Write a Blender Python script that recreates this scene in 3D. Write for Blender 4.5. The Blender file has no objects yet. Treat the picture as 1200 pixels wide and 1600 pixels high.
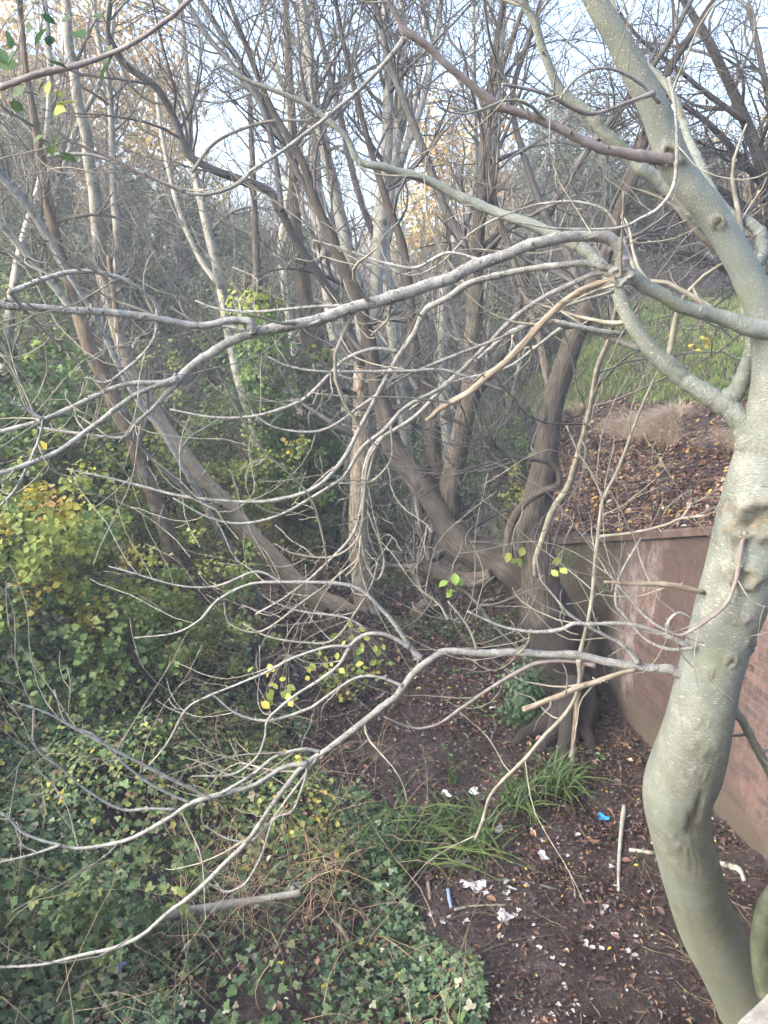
import bpy, math, random
import numpy as np
from mathutils import Vector

# ------------------------------------------------------------------ camera, sky, sun, exposure
sc = bpy.context.scene
COL = sc.collection
CAM = np.array([0.0, 0.0, 4.5])
PITCH = math.radians(14.8)
FPX = 1209.0                       # focal length in photo pixels (photo 1200 x 1600)
cd = bpy.data.cameras.new('camera')
cam = bpy.data.objects.new('camera', cd); COL.objects.link(cam)
cam.location = CAM
cam.rotation_euler = (math.radians(90) - PITCH, 0, 0)
cd.sensor_fit = 'VERTICAL'; cd.sensor_height = 32.0
cd.lens = 32.0 * FPX / 1600.0
cd.clip_start = 0.05; cd.clip_end = 2000
sc.camera = cam

SUN_EL, SUN_AZ = 33.0, 248.0       # degrees; azimuth measured clockwise from +Y
w = bpy.data.worlds.new("World"); sc.world = w; w.use_nodes = True
nt = w.node_tree; nt.nodes.clear()
sky = nt.nodes.new('ShaderNodeTexSky'); sky.sky_type = 'NISHITA'; sky.sun_disc = False
sky.sun_elevation = math.radians(SUN_EL); sky.sun_rotation = math.radians(SUN_AZ)
sky.air_density = 1.0; sky.dust_density = 5.0; sky.ozone_density = 1.5
bg = nt.nodes.new('ShaderNodeBackground'); bg.inputs[1].default_value = 0.15
wo = nt.nodes.new('ShaderNodeOutputWorld')
nt.links.new(sky.outputs[0], bg.inputs[0]); nt.links.new(bg.outputs[0], wo.inputs[0])
sd = bpy.data.lights.new('sun', 'SUN'); sd.energy = 0.8; sd.angle = math.radians(30); sd.color = (1, .96, .9)
so = bpy.data.objects.new('sun', sd); COL.objects.link(so)
el, az = math.radians(SUN_EL), math.radians(SUN_AZ)
sdir = Vector((math.sin(az) * math.cos(el), math.cos(az) * math.cos(el), math.sin(el)))
so.rotation_euler = sdir.to_track_quat('Z', 'Y').to_euler()
sc.view_settings.view_transform = 'Standard'; sc.view_settings.look = 'None'
sc.view_settings.exposure = 2.5; sc.view_settings.gamma = 1.0
sc.cycles.max_bounces = 5; sc.cycles.diffuse_bounces = 3; sc.cycles.glossy_bounces = 2
sc.cycles.transmission_bounces = 2; sc.cycles.transparent_max_bounces = 4; sc.cycles.volume_bounces = 0
sc.cycles.use_adaptive_sampling = True; sc.cycles.adaptive_threshold = 0.03
sc.cycles.use_denoising = True

rng = np.random.default_rng(7)
U = rng.uniform

# ------------------------------------------------------------------ pixel rays and terrain
cp, sp_ = math.cos(PITCH), math.sin(PITCH)
def ray(px, py):
    u = (px - 600.0) / FPX; v = (800.0 - py) / FPX
    return np.array([u, cp + v * sp_, -sp_ + v * cp])
def at(px, py, Y):
    d = ray(px, py); return CAM + d * (Y / d[1])
def size_at(px, py, Y, wpx):
    d = ray(px, py); return wpx / FPX * (Y / d[1])

def sines(seed, n, kmin, kmax):
    r = np.random.default_rng(seed)
    k = np.exp(r.uniform(math.log(kmin), math.log(kmax), n)); a = r.uniform(0, 2 * math.pi, n)
    return k * np.cos(a), k * np.sin(a), r.uniform(0, 6.28, n), (kmin / k) ** 0.7
NZ = {}
def nz(x, y, seed=1, kmin=.6, kmax=6, n=18):
    key = (seed, n, kmin, kmax)
    if key not in NZ: NZ[key] = sines(*key)
    kx, ky, ph, am = NZ[key]
    x = np.asarray(x, float); y = np.asarray(y, float)
    s = np.zeros(np.broadcast(x, y).shape)
    for i in range(n): s = s + am[i] * np.sin(kx[i] * x + ky[i] * y + ph[i])
    return s / math.sqrt((am ** 2).sum() / 2)
def sst(a, b, x):
    t = np.clip((np.asarray(x, float) - a) / (b - a), 0, 1); return t * t * (3 - 2 * t)

def wall_x(y):
    y = np.asarray(y, float)
    return 2.6 + (8.95 - y) * .177 - 0.06 * np.clip(y - 9.0, 0, 5) ** 2
def wall_top(y): return 1.84 + (8.95 - np.asarray(y, float)) * .34
WALL_END = 10.7

def terrain(x, y):
    x = np.asarray(x, float); y = np.asarray(y, float)
    h = 0.05 * nz(x, y, 3, .8, 5) + 0.015 * nz(x, y, 4, 5, 20)
    h = h + 0.34 * np.clip(-1.0 - x, 0, 9) ** 1.15 * sst(-2, 9, y + 3)          # left bank
    h = h + 0.07 * np.clip(y - 16, 0, 60) + .3 * sst(20, 26, y)
    ramp = np.where(y < WALL_END, 1, 1 - .25 * sst(0, 3, y - WALL_END))
    foot = np.where(y < WALL_END, wall_x(np.minimum(y, WALL_END)), wall_x(WALL_END) + (y - WALL_END) * .02)
    wdt = np.where(y < WALL_END, .22, .22 + np.clip(y - WALL_END, 0, 4) * .55)
    base = wall_top(np.minimum(y, WALL_END)) * ramp - .06
    s = np.clip(x - foot - .05, 0, None)
    rise = .78 * np.clip(s - .2, 0, None)
    b = base * sst(0, 1, s / wdt) + rise * sst(0, .6, s)
    cap = 3.95 + .02 * np.clip(y - 12, 0, 40)
    b = cap - np.log1p(np.exp((cap - b) * 2.5)) / 2.5 + .05 * 0
    bank = np.where(s > 0, np.clip(b, -.3, None), 0)
    h = h * np.where(s > 0, 1 + 0 * s, 1) + np.clip(bank, 0, None) + np.where(s > .3, .05 * nz(x, y, 9, 1.5, 8), 0)
    return h

def ground(px, py, lift=0.0):
    d = ray(px, py); s = 2.0
    for _ in range(4000):
        p = CAM + d * s
        if p[2] < float(terrain(p[0], p[1])): break
        s += .02
    p[2] = float(terrain(p[0], p[1])) + lift
    return p

# ------------------------------------------------------------------ mesh helpers
def mesh_np(name, verts, faces, mat, parent=None, uv=None, col=None, smooth=True):
    verts = np.asarray(verts, np.float32); faces = np.asarray(faces, np.int32)
    k = faces.shape[1]; nf = len(faces)
    me = bpy.data.meshes.new(name)
    me.vertices.add(len(verts)); me.vertices.foreach_set('co', verts.ravel())
    me.loops.add(nf * k); me.loops.foreach_set('vertex_index', faces.ravel())
    me.polygons.add(nf)
    me.polygons.foreach_set('loop_start', np.arange(0, nf * k, k, dtype=np.int32))
    me.polygons.foreach_set('use_smooth', np.full(nf, smooth))
    if uv is not None:
        l = me.uv_layers.new(name='UVMap'); l.data.foreach_set('uv', np.asarray(uv, np.float32).ravel())
    if col is not None:
        a = me.color_attributes.new('Col', 'FLOAT_COLOR', 'POINT')
        c = np.ones((len(verts), 4), np.float32); c[:, :3] = col; a.data.foreach_set('color', c.ravel())
    me.update(calc_edges=True); me.materials.append(mat)
    o = bpy.data.objects.new(name, me); COL.objects.link(o); o.parent = parent
    return o
def tag(o, label=None, cat=None, group=None, kind=None):
    for k, v in (('label', label), ('category', cat), ('group', group), ('kind', kind)):
        if v: o[k] = v
    return o
def empty(name, loc=(0, 0, 0)):
    o = bpy.data.objects.new(name, None); COL.objects.link(o); o.location = loc; o.empty_display_size = .2
    return o
class Thing:
    """an Empty at the base; parts are given in world coordinates"""
    def __init__(s, name, base, label, cat, group=None):
        s.o = empty(name, tuple(float(c) for c in base)); s.b = np.array(base, float)
        tag(s.o, label, cat, group)
    def add(s, name, vf, mat, label=None, smooth=True, parent=None):
        v, f = vf[0], vf[1]; uv = vf[2] if len(vf) > 2 else None; col = vf[3] if len(vf) > 3 else None
        o = mesh_np(name, np.asarray(v) - s.b, f, mat, parent or s.o, uv, col, smooth)
        if label: o['label'] = label
        return o
def merge(parts):
    V, Fc, UVs, Cs = [], [], [], []; n = 0
    for p in parts:
        V.append(p[0]); Fc.append(np.asarray(p[1]) + n); n += len(p[0])
        if len(p) > 2 and p[2] is not None: UVs.append(p[2])
        if len(p) > 3 and p[3] is not None: Cs.append(p[3])
    return (np.concatenate(V), np.concatenate(Fc), np.concatenate(UVs) if UVs else None, np.concatenate(Cs) if Cs else None)

def norm(a): return a / (np.linalg.norm(a, axis=-1, keepdims=True) + 1e-12)

def tubes(P, R, sides):
    """P (N,K,3), R (N,K) -> quads"""
    N, K, _ = P.shape
    T = np.empty_like(P); T[:, 1:-1] = P[:, 2:] - P[:, :-2]; T[:, 0] = P[:, 1] - P[:, 0]; T[:, -1] = P[:, -1] - P[:, -2]
    T = norm(T)
    m = norm(P[:, -1] - P[:, 0]); ref = np.where(np.abs(m[:, :1]) < .6, np.array([[1., 0, 0]]), np.array([[0, 1., 0]]))
    A = norm(np.cross(T, ref[:, None, :])); B = np.cross(T, A)
    an = np.linspace(0, 2 * math.pi, sides, endpoint=False)
    ring = A[:, :, None, :] * np.cos(an)[None, None, :, None] + B[:, :, None, :] * np.sin(an)[None, None, :, None]
    V = P[:, :, None, :] + ring * R[:, :, None, None]
    idx = np.arange(N * K * sides).reshape(N, K, sides)
    a = idx[:, :-1, :]; b = idx[:, 1:, :]
    a2 = np.roll(a, -1, axis=2); b2 = np.roll(b, -1, axis=2)
    Fc = np.stack([a, a2, b2, b], -1).reshape(-1, 4)
    L = np.concatenate([np.zeros((N, 1)), np.cumsum(np.linalg.norm(P[:, 1:] - P[:, :-1], axis=-1), 1)], 1) + rng.uniform(0, 50, (N, 1))
    circ = 2 * math.pi * R[:, :1].mean(1)
    u0 = np.arange(sides) / sides; u1 = (np.arange(sides) + 1) / sides
    uv = np.empty((N, K - 1, sides, 4, 2))
    uv[..., 0, 0] = u0; uv[..., 3, 0] = u0; uv[..., 1, 0] = u1; uv[..., 2, 0] = u1
    uv[..., 0] *= circ[:, None, None, None]
    uv[..., 0, 1] = L[:, :-1, None]; uv[..., 1, 1] = L[:, :-1, None]; uv[..., 2, 1] = L[:, 1:, None]; uv[..., 3, 1] = L[:, 1:, None]
    return V.reshape(-1, 3), Fc, uv.reshape(-1, 2)

def catmull(pts, n):
    pts = np.asarray(pts, float)
    p = np.vstack([2 * pts[0] - pts[1], pts, 2 * pts[-1] - pts[-2]])
    out = []
    for i in range(1, len(p) - 2):
        t = np.linspace(0, 1, n, endpoint=False)[:, None]
        a, b, c, d = p[i - 1], p[i], p[i + 1], p[i + 2]
        out.append(.5 * ((2 * b) + (c - a) * t + (2 * a - 5 * b + 4 * c - d) * t ** 2 + (3 * b - a - 3 * c + d) * t ** 3))
    out.append(pts[-1:])
    return np.vstack(out)

def tube1(P, R, sides=10, rough=0.0, seed=0, kl=8.0, ka=3, cap=True):
    """single hand-traced tube, parallel-transport frame, uneven surface"""
    K = len(P); T = np.gradient(P, axis=0); T = norm(T)
    a = norm(np.cross(T[0], [0.3, .9, .1])); A = [a]
    for i in range(1, K):
        a = a - T[i] * a.dot(T[i]); a = a / np.linalg.norm(a); A.append(a)
    A = np.array(A); B = np.cross(T, A)
    an = np.linspace(0, 2 * math.pi, sides, endpoint=False)
    L = np.concatenate([[0], np.cumsum(np.linalg.norm(P[1:] - P[:-1], axis=1))])
    RR = np.repeat(R[:, None], sides, 1)
    if rough:
        g = np.zeros((K, sides)); r = np.random.default_rng(seed)
        for _ in range(14):
            k = r.uniform(.1, 1) ** 2 * kl; m = r.integers(1 if kl < 4 else 0, ka + 4 if kl < 4 else ka + 1)
            g += np.sin(k * L[:, None] / max(R.mean() * 4, .02) + m * an[None] + r.uniform(0, 6.28)) / 3.7
        RR = RR * (1 + rough * g)
    if cap:
        RR = np.vstack([RR[:1] * .02, RR, RR[-1:] * .5, RR[-1:] * .02]); P = np.vstack([P[:1], P, P[-1:] + T[-1:] * R[-1] * .35, P[-1:] + T[-1:] * R[-1] * .5])
        A = np.vstack([A[:1], A, A[-1:], A[-1:]]); B = np.vstack([B[:1], B, B[-1:], B[-1:]]); L = np.concatenate([[0], L, [L[-1] + .01, L[-1] + .02]]); K += 3
    V = P[:, None] + (A[:, None] * np.cos(an)[None, :, None] + B[:, None] * np.sin(an)[None, :, None]) * RR[:, :, None]
    idx = np.arange(K * sides).reshape(K, sides); p = idx[:-1]; q = idx[1:]
    Fc = np.stack([p, np.roll(p, -1, 1), np.roll(q, -1, 1), q], -1).reshape(-1, 4)
    circ = 2 * math.pi * float(R.max())
    u0 = np.arange(sides) / sides * circ; u1 = (np.arange(sides) + 1) / sides * circ
    uv = np.empty((K - 1, sides, 4, 2)); uv[..., 0, 0] = u0; uv[..., 3, 0] = u0; uv[..., 1, 0] = u1; uv[..., 2, 0] = u1
    uv[..., 0, 1] = L[:-1, None]; uv[..., 1, 1] = L[:-1, None]; uv[..., 2, 1] = L[1:, None]; uv[..., 3, 1] = L[1:, None]
    uv[..., 1] += seed * 3.7
    return V.reshape(-1, 3), Fc, uv.reshape(-1, 2)

def trace(pts, Y0, Y1=None, n=6, Ys=None):
    """pts (px,py,width px) -> world polyline and radii, depth running from Y0 to Y1"""
    pts = np.array([(p if len(p) > 2 else (p[0], p[1], np.nan)) for p in pts], float)
    wv = pts[:, 2]; ok = ~np.isnan(wv); ii = np.arange(len(pts)); wv = np.interp(ii, ii[ok], wv[ok])
    seg = np.concatenate([[0], np.cumsum(np.hypot(*(pts[1:, :2] - pts[:-1, :2]).T))]); t = seg / seg[-1]
    if Ys is not None: Y = np.interp(t, np.linspace(0, 1, len(Ys)), Ys)
    else: Y = Y0 + ((Y1 if Y1 is not None else Y0) - Y0) * t
    W = np.array([at(p[0], p[1], y) for p, y in zip(pts, Y)])
    R = np.array([size_at(p[0], p[1], y, ww) / 2 for p, y, ww in zip(pts, Y, wv)])
    C = catmull(np.hstack([W, R[:, None]]), n)
    P = C[:, :3]; R = C[:, 3]
    return P, np.maximum(R, .0012)

def resample(P, R, K):
    L = np.concatenate([[0], np.cumsum(np.linalg.norm(P[1:] - P[:-1], axis=1))]); t = np.linspace(0, L[-1], K)
    return np.stack([np.interp(t, L, P[:, i]) for i in range(3)], 1), np.interp(t, L, R)

def spawn(P, R, n, K=6, tmin=.2, tmax=.98, lf=(.3, .6), ang=(25, 60), bias=(0, 0, .1), wig=.12, rf=.5, seed=0, absl=None, tip=.25, rmin=.0015):
    """n children per parent tube; returns (N*n,K,3),(N*n,K)"""
    r = np.random.default_rng(seed); N, KP, _ = P.shape
    idx = np.repeat(np.arange(N), n); M = len(idx)
    t = r.uniform(tmin, tmax, M); f = t * (KP - 1); i0 = np.minimum(f.astype(int), KP - 2); fr = (f - i0)[:, None]
    p0 = P[idx, i0] * (1 - fr) + P[idx, i0 + 1] * fr; tg = norm(P[idx, i0 + 1] - P[idx, i0])
    rp = R[idx, i0] * (1 - fr[:, 0]) + R[idx, i0 + 1] * fr[:, 0]
    rd = norm(r.normal(size=(M, 3))); ax = norm(np.cross(tg, rd)); side = np.cross(ax, tg)
    a = np.radians(r.uniform(*ang, M))[:, None]
    d = tg * np.cos(a) + side * np.sin(a)
    LP = np.linalg.norm(P[idx, 1:] - P[idx, :-1], axis=-1).sum(1)
    L = (r.uniform(*absl, M) if absl is not None else LP * r.uniform(*lf, M) * (1.15 - .6 * t))
    out = np.empty((M, K, 3)); out[:, 0] = p0; st = (L / (K - 1))[:, None]
    b = np.asarray(bias, float)[None]; wv = r.normal(size=(M, 3)) * wig
    for k in range(1, K):
        wv = wv * .6 + r.normal(size=(M, 3)) * wig
        d = norm(d + wv + b); out[:, k] = out[:, k - 1] + d * st
    r0 = np.maximum(rp * rf, rmin * 1.3)
    tt = np.linspace(0, 1, K)[None]
    rad = np.maximum(r0[:, None] * (1 - (1 - tip) * tt), rmin)
    return out, rad

# leaf templates: verts, tris
def T_ovate(w=.32, fold=.08, curl=.06):
    v = [(0, 0, 0), (-w * .8, .28, fold), (-w, .55, fold), (-w * .55, .82, fold * .6), (0, 1, -curl), (w * .55, .82, fold * .6), (w, .55, fold), (w * .8, .28, fold), (0, .5, 0)]
    f = [(8, 1, 0), (8, 2, 1), (8, 3, 2), (8, 4, 3), (8, 5, 4), (8, 6, 5), (8, 7, 6), (8, 0, 7)]
    return np.array(v, float), np.array(f)
def T_small(w=.3, fold=.07):
    return np.array([(0, 0, 0), (-w, .5, fold), (0, 1, 0), (w, .5, fold)], float), np.array([(0, 2, 1), (0, 3, 2)])
def T_tri():
    vs, fs, n = [], [], 0; v, f = T_ovate(.36, .07, .1)
    for a, s, o in ((0, 1.0, (0, .35, 0)), (70, .8, (0, .3, 0)), (-70, .8, (0, .3, 0))):
        c, s2 = math.cos(math.radians(a)), math.sin(math.radians(a)); m = np.array([[c, -s2, 0], [s2, c, 0], [0, 0, 1]])
        vs.append(v * s @ m.T + np.array(o)); fs.append(f + n); n += len(v)
    return np.vstack(vs) / 1.35, np.vstack(fs)
def T_lobe():   # ivy / lobed leaf
    pts = [(0, 0), (-.35, -.05), (-.5, .3), (-.28, .4), (-.3, .72), (-.1, .62), (0, 1), (.1, .62), (.3, .72), (.28, .4), (.5, .3), (.35, -.05)]
    v = [(x, y, .12 * abs(x)) for x, y in pts] + [(0, .35, 0)]
    n = len(pts); f = [(n, (i + 1) % n, i) for i in range(n)]
    return np.array(v, float), np.array(f)

def leaves(C, Nrm, size, tmpl, cols, seed=0, aspect=1.0):
    r = np.random.default_rng(seed); n = len(C); v, f = tmpl
    Nn = norm(Nrm); d = norm(np.cross(Nn, r.normal(size=(n, 3)))); x = np.cross(d, Nn)
    s = np.asarray(size)[:, None, None] if np.ndim(size) else size
    W = C[:, None] + (x[:, None] * v[None, :, :1] * aspect + d[:, None] * v[None, :, 1:2] + Nn[:, None] * v[None, :, 2:3]) * s
    Fc = (f[None] + (np.arange(n) * len(v))[:, None, None]).reshape(-1, f.shape[1])
    col = np.repeat(cols, len(v), 0)
    return W.reshape(-1, 3), Fc, None, col

def palette(n, cols, weights, jit=.2, seed=0):
    r = np.random.default_rng(seed); c = np.array(cols, float); w_ = np.array(weights, float); w_ /= w_.sum()
    k = r.choice(len(c), n, p=w_); o = c[k] * r.uniform(1 - jit, 1 + jit, (n, 1)) * r.uniform(.93, 1.07, (n, 3))
    return np.clip(o * .92, 0, 1)

# ------------------------------------------------------------------ materials
def new_mat(name):
    m = bpy.data.materials.new(name); m.use_nodes = True; t = m.node_tree; t.nodes.clear()
    out = t.nodes.new('ShaderNodeOutputMaterial'); b = t.nodes.new('ShaderNodeBsdfPrincipled')
    t.links.new(b.outputs[0], out.inputs[0]); return m, t, b, out
def nd(t, typ, **kw):
    n = t.nodes.new(typ)
    for k, v in kw.items():
        if k in n.inputs: n.inputs[k].default_value = v
        else: setattr(n, k, v)
    return n
def ramp(t, fac, stops):
    r = t.nodes.new('ShaderNodeValToRGB'); e = r.color_ramp.elements
    e[0].position, e[0].color = stops[0][0], (*stops[0][1], 1); e[1].position, e[1].color = stops[-1][0], (*stops[-1][1], 1)
    for p, c in stops[1:-1]:
        x = e.new(p); x.color = (*c, 1)
    t.links.new(fac, r.inputs[0]); return r
def mixc(t, fac, a, b):
    m = t.nodes.new('ShaderNodeMix'); m.data_type = 'RGBA'
    for sock, v in ((m.inputs['Factor'], fac), (m.inputs[6], a), (m.inputs[7], b)):
        if isinstance(v, (tuple, float, int)): sock.default_value = (*v, 1) if isinstance(v, tuple) else v
        else: t.links.new(v, sock)
    return m.outputs[2]
def coords(t, kind='UV', scale=(1, 1, 1)):
    tc = t.nodes.new('ShaderNodeTexCoord'); mp = t.nodes.new('ShaderNodeMapping'); mp.inputs['Scale'].default_value = scale
    t.links.new(tc.outputs[kind], mp.inputs[0]); return mp.outputs[0]
def noise(t, vec, scale, detail=4, rough=.55, dist=0):
    n = nd(t, 'ShaderNodeTexNoise', Scale=scale, Detail=detail, Roughness=rough, Distortion=dist); t.links.new(vec, n.inputs['Vector']); return n.outputs[0]

def bark(name, cols, lent=None, lichen=None, ridge=None, rough=.8, bump=.3, scale=6, k=.74):
    sc3 = lambda c: tuple(k * q for q in c)
    cols = [sc3(c) for c in cols]; lent = lent and (lent[0], sc3(lent[1]), lent[2]); lichen = lichen and (lichen[0], sc3(lichen[1]), lichen[2]); ridge = ridge and (ridge[0], sc3(ridge[1]))
    m, t, b, _ = new_mat(name)
    ob = coords(t, 'Object'); n1 = noise(t, ob, scale, 5)
    c = ramp(t, n1, [(.3, cols[0]), (.55, cols[1]), (.72, cols[2])]).outputs[0]
    hgt = n1
    if lent:
        uvv = coords(t, 'UV', lent[0]); n2 = noise(t, uvv, 1.0, 3, .6)
        mk = ramp(t, n2, [(lent[2], (0, 0, 0)), (lent[2] + .05, (1, 1, 1))]).outputs[0]
        c = mixc(t, mk, c, lent[1]); hgt = n2
    if ridge:
        uvv = coords(t, 'UV', ridge[0]); n3 = noise(t, uvv, 1.0, 4, .6, .25)
        mk = ramp(t, n3, [(.38, (1, 1, 1)), (.55, (0, 0, 0))]).outputs[0]
        c = mixc(t, mk, c, ridge[1]); hgt = n3
    if lichen:
        n4 = noise(t, ob, lichen[0], 3, .6); mk = ramp(t, n4, [(lichen[2], (0, 0, 0)), (lichen[2] + .08, (1, 1, 1))]).outputs[0]
        c = mixc(t, mk, c, lichen[1])
    t.links.new(c, b.inputs['Base Color']); b.inputs['Roughness'].default_value = rough
    if bump:
        bp = nd(t, 'ShaderNodeBump', Strength=bump, Distance=.02); t.links.new(hgt, bp.inputs['Height']); t.links.new(bp.outputs[0], b.inputs['Normal'])
    return m

def leafmat(name, trans=.35, rough=.55, spec=.25):
    m, t, b, out = new_mat(name)
    a = t.nodes.new('ShaderNodeAttribute'); a.attribute_name = 'Col'
    t.links.new(a.outputs[0], b.inputs['Base Color']); b.inputs['Roughness'].default_value = rough
    b.inputs['Specular IOR Level'].default_value = spec
    if trans:
        tr = t.nodes.new('ShaderNodeBsdfTranslucent'); t.links.new(a.outputs[0], tr.inputs[0])
        mx = t.nodes.new('ShaderNodeMixShader'); mx.inputs[0].default_value = trans
        t.links.new(b.outputs[0], mx.inputs[1]); t.links.new(tr.outputs[0], mx.inputs[2]); t.links.new(mx.outputs[0], out.inputs[0])
    return m
def plain(name, col, rough=.7, var=.25, scale=30, spec=.3):
    m, t, b, _ = new_mat(name); n = noise(t, coords(t, 'Object'), scale, 4)
    t.links.new(ramp(t, n, [(.3, tuple(c * (1 - var) for c in col)), (.7, tuple(min(1, c * (1 + var)) for c in col))]).outputs[0], b.inputs['Base Color'])
    b.inputs['Roughness'].default_value = rough; b.inputs['Specular IOR Level'].default_value = spec
    bp = nd(t, 'ShaderNodeBump', Strength=.3, Distance=.01); t.links.new(n, bp.inputs['Height']); t.links.new(bp.outputs[0], b.inputs['Normal'])
    return m

M = {}
M['smooth'] = bark('smooth_grey_bark', [(.16, .185, .16), (.25, .28, .25), (.35, .38, .345)], lent=((13, 120, 1), (.52, .54, .48), .60), ridge=((24, 260, 1), (.15, .165, .125)), lichen=(3.2, (.19, .23, .16), .60), bump=.6, scale=9, rough=.7)
M['limb'] = bark('grey_limb_bark', [(.13, .133, .125), (.25, .255, .24), (.39, .395, .375)], lent=((90, 160, 1), (.47, .47, .44), .58), lichen=(55, (.085, .085, .07), .60), bump=.3, scale=26)
M['limbpink'] = bark('brown_limb_bark', [(.14, .12, .115), (.23, .20, .195), (.33, .30, .29)], lent=((60, 220, 1), (.36, .31, .27), .63), bump=.25, scale=14)
M['twig'] = bark('pale_twig_bark', [(.15, .142, .11), (.245, .235, .19), (.37, .355, .295)], bump=0, scale=20)
M['dead'] = bark('peeled_dead_wood', [(.23, .19, .14), (.35, .30, .23), (.48, .43, .35)], ridge=((70, 7, 1), (.15, .115, .08)), bump=.3, scale=9)
M['willow'] = bark('furrowed_brown_bark', [(.075, .064, .052), (.125, .11, .094), (.20, .18, .16)], ridge=((55, 3.6, 1), (.022, .018, .014)), lichen=(3.0, (.15, .15, .10), .62), bump=.9, scale=4, rough=.9)
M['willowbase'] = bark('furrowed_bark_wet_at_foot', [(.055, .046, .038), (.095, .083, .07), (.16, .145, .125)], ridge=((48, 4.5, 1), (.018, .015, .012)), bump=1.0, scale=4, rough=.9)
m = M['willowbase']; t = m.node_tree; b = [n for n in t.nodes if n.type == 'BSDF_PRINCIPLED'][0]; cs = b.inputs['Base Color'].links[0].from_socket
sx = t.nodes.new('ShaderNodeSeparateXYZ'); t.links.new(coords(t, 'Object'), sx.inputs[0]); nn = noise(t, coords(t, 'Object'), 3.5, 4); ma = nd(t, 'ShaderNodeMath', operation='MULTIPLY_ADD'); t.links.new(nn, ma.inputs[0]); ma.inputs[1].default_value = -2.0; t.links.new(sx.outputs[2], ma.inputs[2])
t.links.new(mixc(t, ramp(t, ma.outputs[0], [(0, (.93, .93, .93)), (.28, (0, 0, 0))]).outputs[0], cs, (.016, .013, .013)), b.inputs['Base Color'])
M['mossy'] = bark('dark_mossy_bark', [(.03, .04, .025), (.06, .075, .045), (.11, .12, .08)], bump=.5, scale=12)
M['tan'] = bark('tan_bark', [(.22, .175, .115), (.35, .285, .20), (.47, .41, .32)], ridge=((30, 7, 1), (.11, .085, .06)), lichen=(6, (.33, .33, .29), .56), bump=.6, scale=8)
M['brown'] = bark('warm_brown_bark', [(.12, .092, .062), (.18, .14, .098), (.25, .205, .15)], ridge=((34, 5, 1), (.065, .047, .034)), lichen=(4.5, (.20, .20, .17), .56), bump=.7, scale=7)
M['birch'] = bark('pale_mottled_bark', [(.20, .20, .175), (.32, .32, .285), (.44, .435, .40)], lent=((5, 30, 1), (.055, .05, .042), .64), lichen=(7, (.13, .135, .09), .58), bump=.3, scale=6)
M['bgtwig'] = bark('thicket_twig_bark', [(.085, .082, .07), (.16, .155, .135), (.27, .26, .235)], bump=0, scale=3)
M['bgdark'] = bark('dark_twig_bark', [(.05, .05, .05), (.085, .083, .082), (.14, .138, .13)], bump=0, scale=3)
M['leaf'] = leafmat('leaf_blade'); M['litter'] = leafmat('fallen_leaf', .12, .8, .15)
M['grassm'] = leafmat('grass_blade', .3, .5)
M['cane'] = bark('bramble_cane', [(.10, .10, .05), (.17, .14, .09), (.26, .20, .14)], bump=0, scale=10)
M['strawm'] = bark('dry_stem', [(.25, .18, .11), (.36, .27, .17), (.45, .36, .25)], bump=0, scale=10)
M['paper'] = plain('dirty_white_paper', (.34, .34, .35), .7, .5, 55)
M['blue'] = plain('blue_plastic', (.02, .16, .36), .45, .3)
M['blue2'] = plain('pale_blue_plastic', (.17, .22, .38), .5, .3)
M['wound'] = bark('torn_brown_bark', [(.05, .038, .022), (.13, .095, .05), (.25, .19, .10)], bump=.8, scale=22)

# soil
m, t, b, _ = new_mat('soil'); M['soil'] = m
ob = coords(t, 'Object'); n1 = noise(t, ob, 1.3, 6, .6); n2 = noise(t, ob, 22, 5, .65)
c1 = ramp(t, n2, [(.3, (.007, .005, .0048)), (.5, (.022, .014, .013)), (.72, (.06, .039, .034))]).outputs[0]
c2 = ramp(t, n2, [(.3, (.02, .028, .012)), (.7, (.07, .075, .035))]).outputs[0]
mk = ramp(t, n1, [(.58, (0, 0, 0)), (.76, (.7, .7, .7))]).outputs[0]
t.links.new(mixc(t, mk, c1, c2), b.inputs['Base Color']); t.links.new(ramp(t, noise(t, ob, 2.2, 5, .6), [(.46, (.22, .22, .22)), (.60, (.8, .8, .8))]).outputs[0], b.inputs['Roughness'])
bp = nd(t, 'ShaderNodeBump', Strength=.8, Distance=.03); t.links.new(n2, bp.inputs['Height']); t.links.new(bp.outputs[0], b.inputs['Normal'])

# brick
m, t, b, _ = new_mat('old_brick'); M['brick'] = m
uvv = coords(t, 'UV'); ob = coords(t, 'Object')
br = nd(t, 'ShaderNodeTexBrick', Scale=1.0); t.links.new(uvv, br.inputs['Vector'])
for k, v in (('Brick Width', .225), ('Row Height', .075), ('Mortar Size', .007), ('Mortar Smooth', .3), ('Bias', 0.0)): br.inputs[k].default_value = v
br.inputs['Color1'].default_value = (.024, .014, .013, 1); br.inputs['Color2'].default_value = (.115, .06, .05, 1); br.inputs['Mortar'].default_value = (.09, .077, .072, 1)
c = br.outputs[0]
nb = noise(t, ob, 30, 4); c = mixc(t, ramp(t, nb, [(.45, (0, 0, 0)), (.7, (.65, .65, .65))]).outputs[0], c, (.13, .085, .077))
sx = t.nodes.new('ShaderNodeSeparateXYZ'); t.links.new(uvv, sx.inputs[0])
nw_ = noise(t, coords(t, 'UV', (1.6, .7, 1)), 1.0, 6, .62); nf_ = noise(t, coords(t, 'UV', (14, 5, 1)), 1.0, 5, .7)
def mth(op, a, b_):
    n = t.nodes.new('ShaderNodeMath'); n.operation = op
    for i, v in enumerate((a, b_)):
        if isinstance(v, (int, float)): n.inputs[i].default_value = v
        else: t.links.new(v, n.inputs[i])
    return n.outputs[0]
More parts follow.
